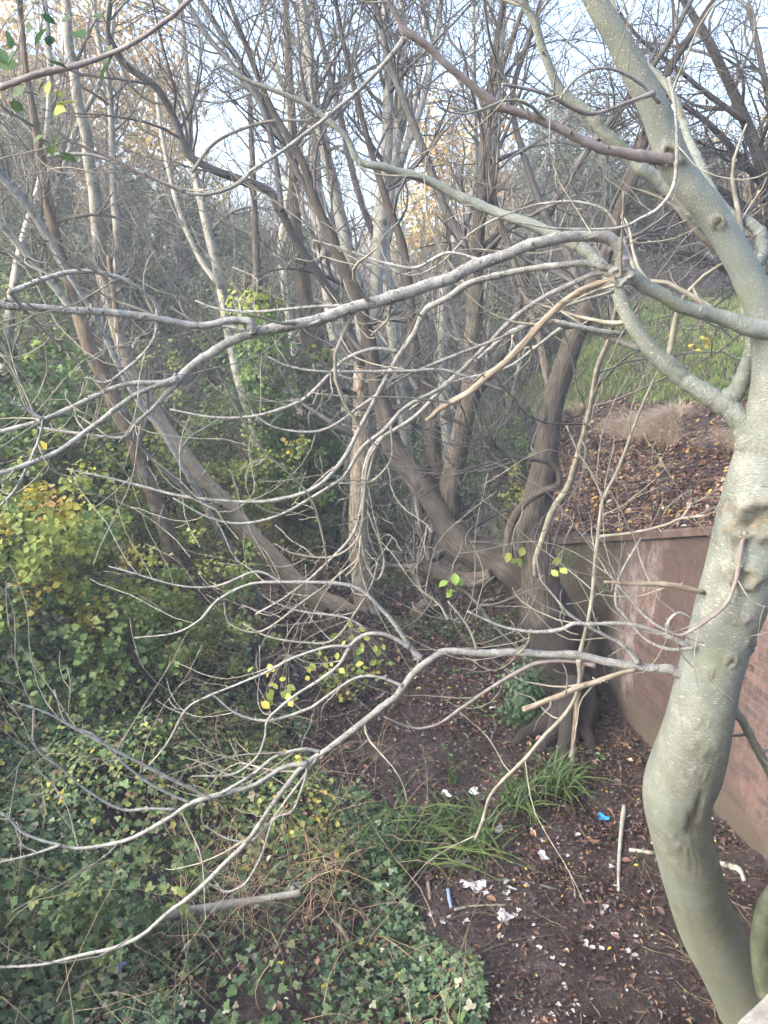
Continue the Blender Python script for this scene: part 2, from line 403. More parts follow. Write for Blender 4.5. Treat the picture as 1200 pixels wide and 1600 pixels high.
pos = mth('DIVIDE', mth('ADD', mth('ADD', sx.outputs[0], mth('MULTIPLY', mth('SUBTRACT', nw_, .5), 2.4)), mth('MULTIPLY', mth('SUBTRACT', nf_, .5), .35)), 10.0)
W0, W1 = (0, 0, 0), (1, 1, 1)
pale = ramp(t, pos, [(.30, (.75,) * 3), (.44, (.25,) * 3), (.58, (.05,) * 3), (.66, (.1,) * 3), (.69, (.9,) * 3), (.74, (.7,) * 3), (.77, W0)]).outputs[0]
damp = ramp(t, pos, [(.36, W0), (.44, (.3,) * 3), (.52, (.5,) * 3), (.57, W1), (.65, W1), (.69, (.1,) * 3), (.75, (.3,) * 3), (.86, (.75,) * 3)]).outputs[0]
moss = ramp(t, pos, [(.74, W0), (.78, (.8,) * 3), (.81, (.3,) * 3), (.87, (.9,) * 3)]).outputs[0]
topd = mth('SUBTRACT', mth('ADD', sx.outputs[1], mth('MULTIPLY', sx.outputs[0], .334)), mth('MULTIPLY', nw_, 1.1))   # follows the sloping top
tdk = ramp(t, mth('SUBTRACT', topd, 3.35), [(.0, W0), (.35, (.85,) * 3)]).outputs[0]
spk = ramp(t, nf_, [(.40, (.1,) * 3), (.58, W1)]).outputs[0]
c = mixc(t, mth('MULTIPLY', pale, spk), c, (.21, .185, .185))
c = mixc(t, mth('MULTIPLY', mth('MULTIPLY', damp, ramp(t, nf_, [(.35, W1), (.65, (.6,) * 3)]).outputs[0]), .85), c, (.026, .016, .014))
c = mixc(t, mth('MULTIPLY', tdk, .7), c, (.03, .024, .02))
c = mixc(t, mth('MULTIPLY', moss, spk), c, (.055, .085, .045))
chip = ramp(t, noise(t, coords(t, 'UV', (9, 22, 1)), 1.0, 3, .5), [(.64, W0), (.67, (.8,) * 3)]).outputs[0]
c = mixc(t, chip, c, (.04, .02, .018))
nq = noise(t, coords(t, 'UV', (2.5, 2.5, 1)), 1.0, 7, .7); c = mixc(t, ramp(t, nq, [(.48, W0), (.64, (.7,) * 3)]).outputs[0], c, (.045, .032, .027))
spl = mth('SUBTRACT', 1.0, mth('ADD', mth('MULTIPLY', sx.outputs[1], 1.6), mth('MULTIPLY', nq, .9))); c = mixc(t, ramp(t, spl, [(.0, W0), (.45, (.85,) * 3)]).outputs[0], c, (.05, .042, .03))
t.links.new(c, b.inputs['Base Color']); b.inputs['Roughness'].default_value = .85
bp = nd(t, 'ShaderNodeBump', Strength=.9, Distance=.012); bp.invert = True; t.links.new(br.outputs['Fac'], bp.inputs['Height'])
bp2 = nd(t, 'ShaderNodeBump', Strength=.4, Distance=.01); t.links.new(nb, bp2.inputs['Height']); t.links.new(bp.outputs[0], bp2.inputs['Normal']); t.links.new(bp2.outputs[0], b.inputs['Normal'])
M['coping'] = plain('coping_stone', (.06, .044, .038), .8, .45, 6)
M['concrete'] = bark('weathered_concrete', [(.15, .14, .11), (.25, .24, .21), (.36, .35, .32)], lichen=(14, (.17, .18, .09), .56), bump=.5, scale=16)

M['lean'] = bark('mottled_bark_tan_at_foot', [(.21, .205, .175), (.33, .325, .285), (.45, .44, .40)], lent=((5, 30, 1), (.055, .05, .042), .64), lichen=(7, (.13, .135, .09), .60), bump=.4, scale=6)
m = M['lean']; t = m.node_tree; b = [n for n in t.nodes if n.type == 'BSDF_PRINCIPLED'][0]; cs = b.inputs['Base Color'].links[0].from_socket
sx = t.nodes.new('ShaderNodeSeparateXYZ'); t.links.new(coords(t, 'Object'), sx.inputs[0]); nn = noise(t, coords(t, 'UV', (26, 5, 1)), 1.0, 5, .7); ma = nd(t, 'ShaderNodeMath', operation='MULTIPLY_ADD'); t.links.new(nn, ma.inputs[0]); ma.inputs[1].default_value = .9; dv_ = nd(t, 'ShaderNodeMath', operation='MULTIPLY'); t.links.new(sx.outputs[2], dv_.inputs[0]); dv_.inputs[1].default_value = .09; t.links.new(dv_.outputs[0], ma.inputs[2])
tn = ramp(t, nn, [(.32, (.12, .085, .05)), (.48, (.30, .225, .14)), (.68, (.46, .38, .27))]).outputs[0]
t.links.new(mixc(t, ramp(t, ma.outputs[0], [(.55, (.95,) * 3), (.95, (0,) * 3)]).outputs[0], cs, tn), b.inputs['Base Color'])
# ------------------------------------------------------------------ terrain sheet
xs = np.unique(np.concatenate([np.linspace(-80, -30, 12), np.linspace(-30, -8, 40), np.linspace(-8, 8, 200), np.linspace(8, 30, 40), np.linspace(30, 80, 12)]))
ys = np.unique(np.concatenate([np.linspace(-35, 0, 12), np.linspace(0, 3, 15), np.linspace(3, 20, 200), np.linspace(20, 50, 50), np.linspace(50, 90, 14)]))
X, Yg = np.meshgrid(xs, ys); Z = terrain(X, Yg)
idx = np.arange(X.size).reshape(X.shape)
Fc = np.stack([idx[:-1, :-1], idx[:-1, 1:], idx[1:, 1:], idx[1:, :-1]], -1).reshape(-1, 4)
tag(mesh_np('ground', np.stack([X, Yg, Z], -1).reshape(-1, 3), Fc, M['soil']), 'dark damp soil of the gully floor and its banks', kind='structure')

# ------------------------------------------------------------------ brick wing wall
wy = np.linspace(1.2, WALL_END, 90)
wl = Thing('brick_wall', (float(wall_x(8.)), 8., 0), 'stained red brick retaining wall rising towards the viewer behind the big grey trunk', 'wall')
arc = np.concatenate([[0], np.cumsum(np.hypot(np.diff(wy), np.diff(wall_x(wy))))])
def strip(prof, uvrow=None):
    """sweep closed profile (list of functions y->(x,z)) along wy"""
    V = np.stack([np.stack([np.broadcast_to(fx(wy), wy.shape), wy, np.broadcast_to(fz(wy), wy.shape)], -1) for fx, fz in prof], 1)
    K = len(prof); idx = np.arange(V.shape[0] * K).reshape(-1, K)
    f = np.stack([idx[:-1], idx[1:], np.roll(idx[1:], -1, 1), np.roll(idx[:-1], -1, 1)], -1).reshape(-1, 4)
    V2 = V.reshape(-1, 3)
    a = np.repeat(arc, K); uvp = np.stack([a, V2[:, 2]], -1)
    ends = [[idx[0][i] for i in (0, 1, 2, 3)], [idx[-1][i] for i in (3, 2, 1, 0)]]
    f = np.vstack([f, ends]); return V2, f, uvp[f].reshape(-1, 2)
wl.add('brickwork', strip([(lambda y: wall_x(y), lambda y: -.4 + 0 * y), (lambda y: wall_x(y), lambda y: wall_top(y) - .09), (lambda y: wall_x(y) + .34, lambda y: wall_top(y) - .09), (lambda y: wall_x(y) + .34, lambda y: -.4 + 0 * y)]), M['brick'], smooth=False)
segs = np.arange(1.2, WALL_END, .9); parts = []
for i, s0 in enumerate(segs):
    s1 = min(s0 + .893, WALL_END + .03); yy = np.linspace(s0, s1, 3); j = U(-.006, .006); k = U(-.008, .008)
    V = []
    for dx, dz in ((-.05, -.088), (-.05, -.02), (-.035, 0), (.37, .0), (.38, -.02), (.38, -.088)):
        V.append(np.stack([wall_x(yy) + dx + j, yy, wall_top(yy) + dz + k], -1))
    V = np.stack(V, 1); K = 6; idx = np.arange(V.shape[0] * K).reshape(-1, K)
    f = [tuple(q) for q in np.stack([idx[:-1], idx[1:], np.roll(idx[1:], -1, 1), np.roll(idx[:-1], -1, 1)], -1).reshape(-1, 4)]
    for r_ in (idx[0], idx[-1]): f += [(r_[0], r_[1], r_[4], r_[5]), (r_[1], r_[2], r_[3], r_[4])]
    parts.append((V.reshape(-1, 3), np.array(f)))
wl.add('coping', merge(parts), M['coping'], smooth=False)

# ------------------------------------------------------------------ concrete parapet corner (bottom right)
a0 = at(1118, 1600, .93); a1 = at(1200, 1523, 1.03); a1[2] = a0[2] = (a0[2] + a1[2]) / 2
dv = norm(a1 - a0); dv[2] = 0; nv = np.array([dv[1], -dv[0], 0])
parap = Thing('parapet', tuple(a0 * [1, 1, 0]), 'pale weathered concrete parapet edge in the bottom right corner', 'parapet')
prof = [(0, -4.2), (0, -.05), (.012, -.02), (.04, 0), (.34, 0), (.37, -.02), (.37, -4.2)]
ss = np.linspace(-1.4, 2.2, 60); V = np.stack([np.stack([a0 + dv * s + nv * (o + .003 * math.sin(s * 40 + i) * (i > 0)) + np.array([0, 0, z + .003 * math.sin(s * 31 + i * 2)]) for i, (o, z) in enumerate(prof)]) for s in ss])
idx = np.arange(V.shape[0] * 7).reshape(-1, 7); f = np.stack([idx[:-1], idx[1:], np.roll(idx[1:], -1, 1), np.roll(idx[:-1], -1, 1)], -1).reshape(-1, 4)
parap.add('coping_edge', (V.reshape(-1, 3), f), M['concrete'], smooth=False)

# ------------------------------------------------------------------ foreground grey tree
gb = at(1205, 1640, 4.15); gb[2] = float(terrain(gb[0], gb[1]))
fg = Thing('grey_barked_tree', gb, 'smooth grey-green tree with kinked trunk and arching bare boughs before the brick wall', 'tree')
TR = [(1225, 1690, 135), (1205, 1640, 118), (1168, 1560, 104), (1136, 1500, 96), (1110, 1450, 92), (1089, 1400, 90), (1073, 1340, 92), (1060, 1285, 93), (1058, 1240, 104), (1070, 1200, 110), (1090, 1130, 100), (1107, 1060, 97), (1124, 1000, 97), (1143, 940, 103), (1160, 890, 108), (1180, 820, 115), (1196, 750, 108), (1208, 680, 92), (1213, 610, 76), (1206, 545, 60), (1192, 490, 50), (1172, 440, 46), (1145, 388, 45), (1110, 332, 46), (1076, 290, 47), (1052, 250, 48), (1037, 210, 45), (1020, 165, 43), (993, 115, 41), (965, 62, 37), (932, 5, 34), (900, -60, 30), (860, -150, 22)]
P, R = trace(TR, 0, n=10, Ys=[4.3, 3.9, 3.5, 3.2, 3.1, 3.05, 3.0, 2.95, 2.9, 2.85, 2.8])
FGT = (P, R)
def surf_hit(px, py):
    """where a pixel's ray meets the trunk's surface, with the local radius"""
    d = ray(px, py); best = None
    for p, r in zip(P, R):
        q = p - CAM; s = q.dot(d) / d.dot(d); dist = np.linalg.norm(q - d * s)
        if dist < r:
            sv = s - math.sqrt(r * r - dist * dist) / np.linalg.norm(d)
            if best is None or sv < best: best = sv
    return CAM + d * (best if best else s)
v = tube1(P, R, 150, rough=.028, seed=3, kl=5, ka=3)
K_ = len(v[0]) // 150; Vt = v[0].reshape(K_, 150, 3); axis = Vt.mean(1, keepdims=True); outd = norm(Vt - axis)
wound = np.zeros((K_, 150)); bump = np.zeros((K_, 150)); rk = np.random.default_rng(44)
KN = [(1190, 812, 38, 30, .035, 1), (1148, 795, 20, 8, .012, .9), (1150, 860, 7, 40, .006, .55), (1162, 900, 26, 14, .024, .75), (1083, 1290, 10, 16, -.02, .9), (1092, 1262, 5, 22, -.015, .7), (1105, 1172, 26, 7, .012, .25), (1143, 1032, 8, 6, .012, .8), (1156, 967, 12, 5, .01, .6),
      (1122, 347, 9, 7, .012, .9), (1046, 243, 15, 13, .016, .6), (1110, 1050, 6, 4, .008, .8), (1090, 1210, 14, 4, .006, .2), (1060, 1420, 14, 4, .006, .2), (1100, 1130, 10, 4, .006, .3), (1175, 1010, 10, 6, .01, .5), (1130, 1080, 12, 3, .006, .3), (1185, 700, 10, 6, .01, .6), (1080, 1355, 20, 4, .005, .25), (1070, 1330, 22, 3, .005, .25), (1060, 1310, 22, 3, .005, .25)]
for (px, py, wa, ha, dp, wm) in KN:
    c = surf_hit(px, py); vw = norm((c - CAM)[None])[0]; up = norm(np.cross(np.cross(vw, [0, 0, 1]), vw)[None])[0]; rt = np.cross(vw, up); sc_ = np.linalg.norm(c - CAM) / FPX
    q = Vt - c; du = q @ rt / (wa * sc_); dv2 = q @ up / (ha * sc_); dn = q @ vw
    an = np.arctan2(dv2, du); wob = 1 + .18 * np.sin(3 * an + px) + .12 * np.sin(5 * an + py) + .08 * np.sin(11 * an)
    rr = np.hypot(du, dv2) / wob; near = (np.abs(dn) < .12)
    ring = np.exp(-((rr - .8) / .32) ** 2) - .55 * np.exp(-(rr / .45) ** 2) if dp > 0 else np.exp(-(rr / .8) ** 2)
    bump += near * ring * dp; wound = np.maximum(wound, near * wm * np.clip(1.25 - rr, 0, 1) ** .5 * (rr < 1.25))
Vt = Vt + outd * bump[..., None]
m = M['smooth']; t = m.node_tree; b = [n for n in t.nodes if n.type == 'BSDF_PRINCIPLED'][0]
at_ = t.nodes.new('ShaderNodeAttribute'); at_.attribute_name = 'Col'; cs = b.inputs['Base Color'].links[0].from_socket
mt = t.nodes.new('ShaderNodeMath'); mt.operation = 'MULTIPLY'; nw = noise(t, coords(t, 'Object'), 45, 4, .7); rw = ramp(t, nw, [(.35, (.25, .25, .25)), (.6, (1, 1, 1))]).outputs[0]
t.links.new(at_.outputs['Fac'], mt.inputs[0]); t.links.new(rw, mt.inputs[1])
sx = t.nodes.new('ShaderNodeSeparateXYZ'); t.links.new(coords(t, 'Object'), sx.inputs[0]); na = noise(t, coords(t, 'Object', (1, 1, 1.6)), 9, 7, .7, .8); ma = nd(t, 'ShaderNodeMath', operation='MULTIPLY_ADD'); t.links.new(sx.outputs[2], ma.inputs[0]); ma.inputs[1].default_value = -.16; t.links.new(na, ma.inputs[2])
cs = mixc(t, ramp(t, ma.outputs[0], [(.06, (0,) * 3), (.34, (.62,) * 3)]).outputs[0], cs, (.115, .135, .09))
nb2 = noise(t, coords(t, 'Object'), 2.6, 5, .6); cs = mixc(t, ramp(t, nb2, [(.5, (0,) * 3), (.66, (.55,) * 3)]).outputs[0], cs, (.15, .19, .185))
wc = ramp(t, nw, [(.3, (.03, .024, .016)), (.5, (.10, .075, .045)), (.7, (.22, .18, .12))]).outputs[0]
t.links.new(mixc(t, mt.outputs[0], cs, wc), b.inputs['Base Color'])
fg.add('trunk', (Vt.reshape(-1, 3), v[1], v[2], np.repeat(wound.reshape(-1, 1), 3, 1)), m)
def Bn(pts, Y0, Y1=None, name='branch', mat='limb', label=None, Ys=None, sides=12, tw=None, rough=.018):
    P, R = trace(pts, Y0, Y1, n=7, Ys=Ys)
    sd_ = int(abs(pts[0][0] * 7 + pts[-1][1])) % 999
    R = R * np.interp(R, [.006, .012, .02, .04], [.80, .88, .94, 1.0])
    sl = np.concatenate([[0], np.cumsum(np.linalg.norm(P[1:] - P[:-1], axis=1))]); R = R * (1 + .38 * np.exp(-sl / max(.12 if pts[0][0] > 1085 else 0, 3.0 * R[0])))   # swollen collar
    r = np.random.default_rng(sd_); nj = max(3, len(P) // 4); jj = r.normal(size=(nj, 3)) * .16; ti = np.linspace(0, nj - 1, len(P))
    P = P + np.stack([np.interp(ti, np.arange(nj), jj[:, q]) for q in range(3)], 1) * R[:, None]        # slight wander
    R = R * (1 + .16 * (r.random(len(R)) < .16))                                                        # leaf scars
    fg.add(name, tube1(P, R, sides, rough, sd_, kl=3), M[mat], label)
    FGB.append(resample(P, R, 14)); return P, R
FGB = []
Bn([(1195, 760, 46), (1180, 715, 42), (1163, 680, 35), (1140, 640, 31), (1100, 607, 28), (1060, 582, 27), (1015, 545, 25), (983, 500, 23), (957, 440, 21), (928, 405, 20), (890, 380, 19), (850, 360, 18), (790, 335, 16), (740, 318, 16), (690, 291, 15), (640, 272, 14), (600, 262, 13), (560, 250, 12), (542, 215, 10), (500, 177, 10), (463, 155, 9), (383, 123, 8), (340, 100, 6)], 3.0, Ys=[3.0, 3.15, 3.35, 3.5, 3.4, 3.3], mat='smooth')
Bn([(1128, 632, 28), (1155, 598, 23), (1170, 560, 21), (1173, 520, 22), (1168, 480, 26), (1158, 435, 27), (1143, 398, 26), (1125, 375, 25), (1095, 348, 24), (1060, 310, 23), (1030, 285, 22), (1000, 260, 22), (960, 225, 20), (930, 188, 19), (885, 150, 17), (855, 95, 15), (837, 40, 14), (815, 0, 13), (790, -60, 11)], 3.1, Ys=[3.1, 3.12, 3.15, 3.1, 3.0], mat='smooth')
Bn([(1190, 490, 22), (1180, 430, 18), (1190, 390, 18), (1188, 365, 19), (1172, 348, 18), (1150, 338, 17), (1130, 325, 17), (1110, 295, 15), (1095, 260, 15), (1080, 225, 14), (1068, 190, 12), (1055, 155, 12), (1035, 125, 11), (1000, 90, 10), (975, 50, 9), (952, -10, 8)], 2.95, Ys=[3.0, 3.2, 3.4, 3.5], mat='smooth')
Bn([(1200, 515, 26), (1150, 500, 24), (1100, 488, 22), (1050, 468, 22), (1010, 445, 23), (985, 432, 25), (968, 430, 26)], 2.95, 2.85, mat='smooth')
Bn([(975, 440, 18), (974, 415, 20), (970, 392, 20), (958, 376, 20), (935, 368, 20), (900, 368, 19), (850, 378, 19), (800, 392, 19), (750, 412, 20), (700, 435, 20), (650, 452, 20), (600, 468, 19), (550, 482, 19), (500, 498, 18), (450, 510, 17), (400, 520, 16), (350, 540, 15), (320, 557, 14), (300, 573, 14), (275, 597, 14)], 2.85, Ys=[2.85, 2.8, 2.7, 2.6, 2.55])
Bn([(280, 590, 12), (255, 598, 10), (200, 600, 9), (150, 617, 9), (70, 655, 9), (0, 675, 9), (-60, 695, 8)], 2.55, 2.4)
Bn([(278, 594, 11), (240, 605, 9), (200, 625, 9), (140, 670, 9), (90, 705, 9), (30, 730, 9), (-40, 750, 8)], 2.55, 2.35)
Bn([(275, 598, 9), (245, 632, 8), (215, 660, 7), (195, 682, 6), (160, 682, 6), (110, 676, 6), (60, 668, 5)], 2.55, 2.6, 'twig')
Bn([(197, 678, 6), (225, 705, 5), (262, 740, 7), (300, 775, 6), (345, 798, 4)], 2.6, 2.9, 'twig', 'limbpink')
Bn([(395, 520, 14), (391, 505, 13), (370, 500, 12), (330, 507, 12), (300, 508, 12), (240, 497, 13), (160, 487, 13), (80, 482, 13), (0, 478, 13), (-60, 472, 12)], 2.57, 2.3)
Bn([(250, 498, 8), (240, 470, 7), (212, 447, 7), (180, 431, 8), (130, 424, 9), (80, 432, 9), (40, 446, 10), (14, 457, 10)], 2.48, 2.3)
Bn([(14, 457, 7), (60, 508, 5), (110, 555, 5), (150, 597, 4)], 2.3, 2.6, 'twig', 'limbpink')
Bn([(245, 500, 6), (243, 520, 6), (230, 545, 6), (200, 575, 6), (165, 597, 5), (135, 590, 3)], 2.48, 2.45, 'twig')
Bn([(68, 655, 6), (60, 690, 6), (40, 735, 6), (20, 770, 6), (0, 790, 4)], 2.42, 2.4, 'twig'); Bn([(66, 655, 7), (40, 638, 7), (18, 628, 5)], 2.42, 2.4, 'twig')
Bn([(968, 425, 12), (920, 412, 12), (870, 415, 11), (800, 425, 11), (740, 440, 11), (700, 465, 11), (667, 485, 10), (648, 520, 10), (628, 550, 9), (600, 598, 8), (567, 660, 8), (547, 700, 8), (517, 743, 8), (483, 767, 7), (433, 780, 7), (390, 784, 6), (300, 778, 6), (230, 762, 5), (160, 745, 4), (105, 733, 3)], 2.87, Ys=[2.87, 2.95, 3.0, 3.0, 2.95])
Bn([(965, 430, 10), (935, 428, 9), (900, 440, 9), (850, 465, 9), (800, 500, 9), (760, 540, 8), (695, 602, 8), (633, 637, 8), (600, 673, 8), (567, 697, 7), (543, 737, 6), (527, 753, 6), (483, 780, 6), (433, 807, 5), (380, 818, 5), (330, 810, 4), (270, 778, 3)], 2.87, Ys=[2.87, 3.05, 3.15, 3.1])
Bn([(975, 522, 7), (930, 516, 9), (890, 508, 9), (850, 503, 9), (800, 518, 8), (760, 550, 8), (700, 597, 8), (650, 650, 8), (590, 690, 7), (570, 730, 7), (565, 790, 6), (548, 840, 6), (500, 890, 5), (450, 930, 4), (400, 960, 4)], 3.3, Ys=[3.32, 3.25, 3.2, 3.2])
Bn([(1000, 545, 10), (960, 530, 10), (920, 515, 9), (885, 510, 9), (840, 540, 6), (790, 575, 5), (700, 600, 4), (640, 640, 3)], 3.32, 3.4)
Bn([(970, 432, 8), (930, 445, 11), (890, 465, 12), (850, 500, 12), (820, 535, 12), (790, 565, 12), (760, 590, 12), (730, 615, 11), (700, 632, 10), (680, 645, 9), (666, 657, 5)], 2.86, 3.0, 'branch', 'dead', 'dead peeled tan bough', rough=.06)
Bn([(1050, 252, 20), (1000, 245, 17), (960, 237, 16), (920, 225, 16), (880, 203, 15), (840, 185, 15), (800, 172, 15), (770, 160, 15), (740, 135, 14), (700, 105, 13), (670, 75, 13), (635, 52, 14), (622, 30, 11), (606, 0, 10), (590, -40, 9)], 2.88, 2.6, mat='limbpink')
Bn([(632, 62, 9), (590, 110, 8), (550, 150, 8), (500, 190, 7), (450, 230, 7), (400, 262, 7), (375, 285, 8), (350, 297, 7), (310, 304, 6), (270, 293, 6), (200, 262, 6), (140, 242, 6), (75, 243, 7)], 2.62, 2.5)
Bn([(290, 300, 5), (230, 275, 5), (180, 250, 5), (120, 225, 5), (80, 198, 7)], 2.5, 2.4, 'twig', 'limbpink')
Bn([(0, 138, 9), (60, 116, 12), (110, 103, 11), (170, 85, 9), (220, 60, 9), (270, 25, 9), (310, -10, 9), (480, -130, 12), (700, -190, 14), (880, -100, 16)], 2.2, Ys=[2.3, 2.35, 2.5, 2.8], mat='limbpink')
Bn([(1022, 145, 8), (980, 160, 7), (930, 178, 7), (900, 171, 7), (860, 150, 7), (820, 138, 6), (785, 131, 6)], 2.8, 2.5, 'twig', 'limbpink')
Bn([(1030, 160, 7), (1000, 130, 6), (955, 107, 6), (915, 113, 6), (885, 140, 5), (868, 172, 4)], 2.82, 2.6, 'twig')
Bn([(1045, 120, 6), (1055, 170, 6), (1058, 240, 7), (1052, 290, 7), (1030, 325, 7), (995, 345, 6), (972, 355, 6), (930, 358, 5), (860, 356, 4), (800, 345, 3)], 2.7, 2.6, 'twig')
Bn([(975, 300, 4), (973, 355, 5), (970, 400, 6), (970, 432, 6)], 2.65, 2.82, 'twig', 'twig')
Bn([(965, 352, 5), (940, 325, 5), (890, 315, 5), (840, 320, 5), (790, 335, 4), (735, 365, 4), (690, 410, 4), (640, 430, 4), (570, 405, 4), (530, 385, 3)], 2.7, 2.9, 'twig')
Bn([(760, 410, 6), (700, 395, 6), (650, 418, 6), (600, 410, 5), (540, 390, 4), (490, 375, 3)], 2.75, 2.9, 'twig')
Bn([(500, 500, 6), (470, 512, 5), (420, 520, 5), (350, 510, 5), (260, 502, 4)], 2.6, 2.6, 'twig')
Bn([(640, 460, 5), (560, 475, 6), (480, 480, 6), (400, 487, 5), (340, 482, 4), (305, 470, 3)], 2.75, 2.9, 'twig')
Bn([(620, 548, 7), (585, 545, 7), (545, 558, 7), (515, 585, 7), (480, 620, 7), (435, 640, 6), (385, 652, 5), (330, 652, 5), (265, 640, 4)], 3.0, 3.0, 'twig')
Bn([(785, 610, 5), (700, 580, 5), (640, 580, 6), (580, 580, 6), (500, 580, 5), (450, 572, 4), (420, 558, 3)], 3.0, 2.95, 'twig')
Bn([(960, 455, 6), (880, 480, 6), (800, 520, 6), (700, 560, 6), (630, 590, 6), (570, 630, 6), (520, 665, 5), (480, 675, 5), (430, 668, 4), (398, 648, 4)], 3.0, 3.0, 'twig')
Bn([(612, 465, 6), (610, 480, 6), (605, 500, 5), (590, 515, 5), (580, 525, 4)], 2.7, 2.75, 'twig', 'twig')
# hanging twig clusters in the middle
Bn([(600, 680, 5), (575, 720, 5), (568, 780, 5), (560, 840, 5), (520, 870, 4), (460, 865, 3), (430, 850, 3)], 3.1, 3.1, 'twig', 'twig')
Bn([(590, 690, 5), (572, 760, 5), (565, 830, 5), (558, 880, 5), (540, 900, 4)], 3.1, 3.2, 'twig', 'twig')
Bn([(610, 665, 4), (612, 715, 4), (590, 745, 4), (570, 755, 3), (530, 755, 3)], 3.1, 3.1, 'twig', 'twig')
Bn([(300, 510, 3), (340, 580, 3), (400, 690, 4), (480, 770, 4), (505, 840, 4), (512, 890, 3)], 2.6, 3.0, 'twig', 'twig')
# lower boughs
Bn([(1095, 1058, 18), (1060, 1050, 15), (1040, 1045, 14), (990, 1040, 14), (950, 1033, 13), (900, 1024, 13), (850, 1022, 12), (800, 1020, 12), (750, 1020, 12), (700, 1018, 12), (680, 1025, 11), (650, 1048, 11), (620, 1085, 11), (600, 1102, 11), (560, 1135, 11), (520, 1165, 10), (480, 1192, 9), (450, 1225, 9), (420, 1265, 8), (390, 1310, 8), (350, 1350, 8), (310, 1390, 8), (270, 1420, 7), (220, 1462, 7), (180, 1480, 7), (130, 1492, 6), (60, 1508, 5), (-20, 1512, 5)], 3.15, Ys=[3.15, 3.2, 3.2, 3.1, 3.0, 2.95])
Bn([(480, 1192, 9), (440, 1200, 8), (400, 1225, 7), (350, 1240, 8), (300, 1255, 8), (260, 1280, 7), (200, 1312, 7), (130, 1325, 6), (90, 1320, 5), (40, 1303, 5), (10, 1275, 4), (-10, 1262, 3)], 3.05, 2.9)
Bn([(500, 1175, 6), (470, 1171, 6), (430, 1183, 6), (390, 1213, 6), (345, 1240, 6)], 3.05, 3.0, 'twig')
Bn([(95, 1320, 5), (50, 1335, 4), (0, 1347, 4), (-20, 1350, 3)], 2.92, 2.85, 'twig')
Bn([(330, 1247, 6), (290, 1228, 6), (230, 1198, 6), (170, 1167, 5), (120, 1140, 5), (75, 1115, 4), (20, 1095, 3)], 3.0, 2.8)
Bn([(300, 1255, 5), (240, 1228, 5), (190, 1190, 4), (150, 1150, 4), (105, 1130, 3), (85, 1078, 3)], 3.0, 2.9, 'twig')
Bn([(275, 1265, 5), (230, 1264, 5), (190, 1265, 5), (140, 1237, 4), (95, 1200, 4), (55, 1165, 4), (52, 1110, 3)], 3.0, 2.85, 'twig')
Bn([(657, 1028, 9), (640, 1010, 8), (620, 980, 8), (595, 950, 7), (565, 922, 7), (530, 912, 7), (480, 910, 6), (440, 910, 6), (390, 913, 5), (340, 938, 5), (310, 970, 4), (270, 990, 3), (210, 997, 2.5)], 3.15, 3.2)
Bn([(440, 910, 4), (400, 893, 4), (340, 915, 4), (280, 915, 3), (200, 893, 3), (170, 885, 2)], 3.2, 3.2, 'twig')
Bn([(640, 1012, 7), (608, 994, 7), (575, 991, 7), (550, 1006, 7), (530, 1038, 6), (500, 1062, 6), (460, 1087, 5), (430, 1112, 5), (417, 1128, 5), (413, 1155, 4), (398, 1187, 4), (360, 1210, 4), (300, 1213, 3)], 3.15, 3.05)
Bn([(548, 1010, 5), (515, 1010, 5), (460, 1027, 5), (420, 1048, 5), (370, 1070, 4), (320, 1090, 4), (290, 1110, 4), (262, 1160, 4), (225, 1205, 3)], 3.12, 3.1)
Bn([(630, 1072, 6), (590, 1057, 5), (555, 1060, 5), (515, 1085, 5), (480, 1108, 5), (420, 1126, 5), (370, 1115, 4), (332, 1085, 3)], 3.1, 3.1, 'twig')
Bn([(575, 985, 4), (540, 965, 4), (470, 955, 4), (430, 942, 3), (410, 930, 3)], 3.2, 3.2, 'twig')
Bn([(480, 1190, 5), (478, 1212, 5), (468, 1243, 5), (455, 1268, 4), (430, 1278, 4), (420, 1300, 4), (408, 1338, 4), (385, 1378, 4), (355, 1393, 4), (325, 1380, 3)], 3.05, 3.1, 'twig')
Bn([(495, 1185, 5), (455, 1240, 5), (425, 1280, 5), (395, 1312, 4), (360, 1312, 3), (320, 1290, 3)], 3.05, 3.15, 'twig')
Bn([(905, 1030, 8), (906, 1060, 8), (898, 1092, 7), (880, 1120, 7), (850, 1150, 7), (820, 1185, 7), (790, 1215, 6), (765, 1245, 6), (755, 1280, 6), (742, 1312, 5)], 3.18, 3.3, 'branch', 'twig', 'pale bough hanging straight down')
Bn([(992, 1047, 7), (960, 1055, 9), (920, 1068, 10), (880, 1085, 10), (850, 1097, 10), (818, 1109, 10)], 3.15, 3.0, 'branch', 'dead', 'dead snapped stick')
Bn([(930, 1040, 8), (890, 1033, 7), (840, 1035, 7), (800, 1055, 7), (760, 1080, 6), (730, 1100, 6), (690, 1128, 5), (650, 1138, 4), (600, 1120, 3)], 3.18, 3.3, 'branch', 'limbpink')
Bn([(1095, 1020, 9), (1055, 1000, 8), (1000, 978, 7), (960, 974, 7), (920, 975, 7), (895, 975, 7), (870, 985, 7), (820, 986, 6), (780, 977, 5), (730, 955, 4)], 3.1, 3.15)
Bn([(998, 1036, 8), (975, 1010, 7), (945, 992, 6), (912, 974, 5), (885, 955, 5), (865, 930, 4), (845, 905, 4), (838, 870, 3)], 3.15, 3.2, 'twig')
Bn([(905, 1026, 8), (915, 985, 7), (925, 930, 7), (932, 860, 7), (940, 790, 6), (948, 768, 6), (967, 730, 6), (1000, 640, 5), (1030, 575, 3)], 3.2, 3.2, 'branch', 'twig', 'straight upright shoot')
Bn([(942, 780, 4), (925, 740, 4), (905, 710, 4), (885, 665, 3)], 3.2, 3.2, 'twig', 'twig')
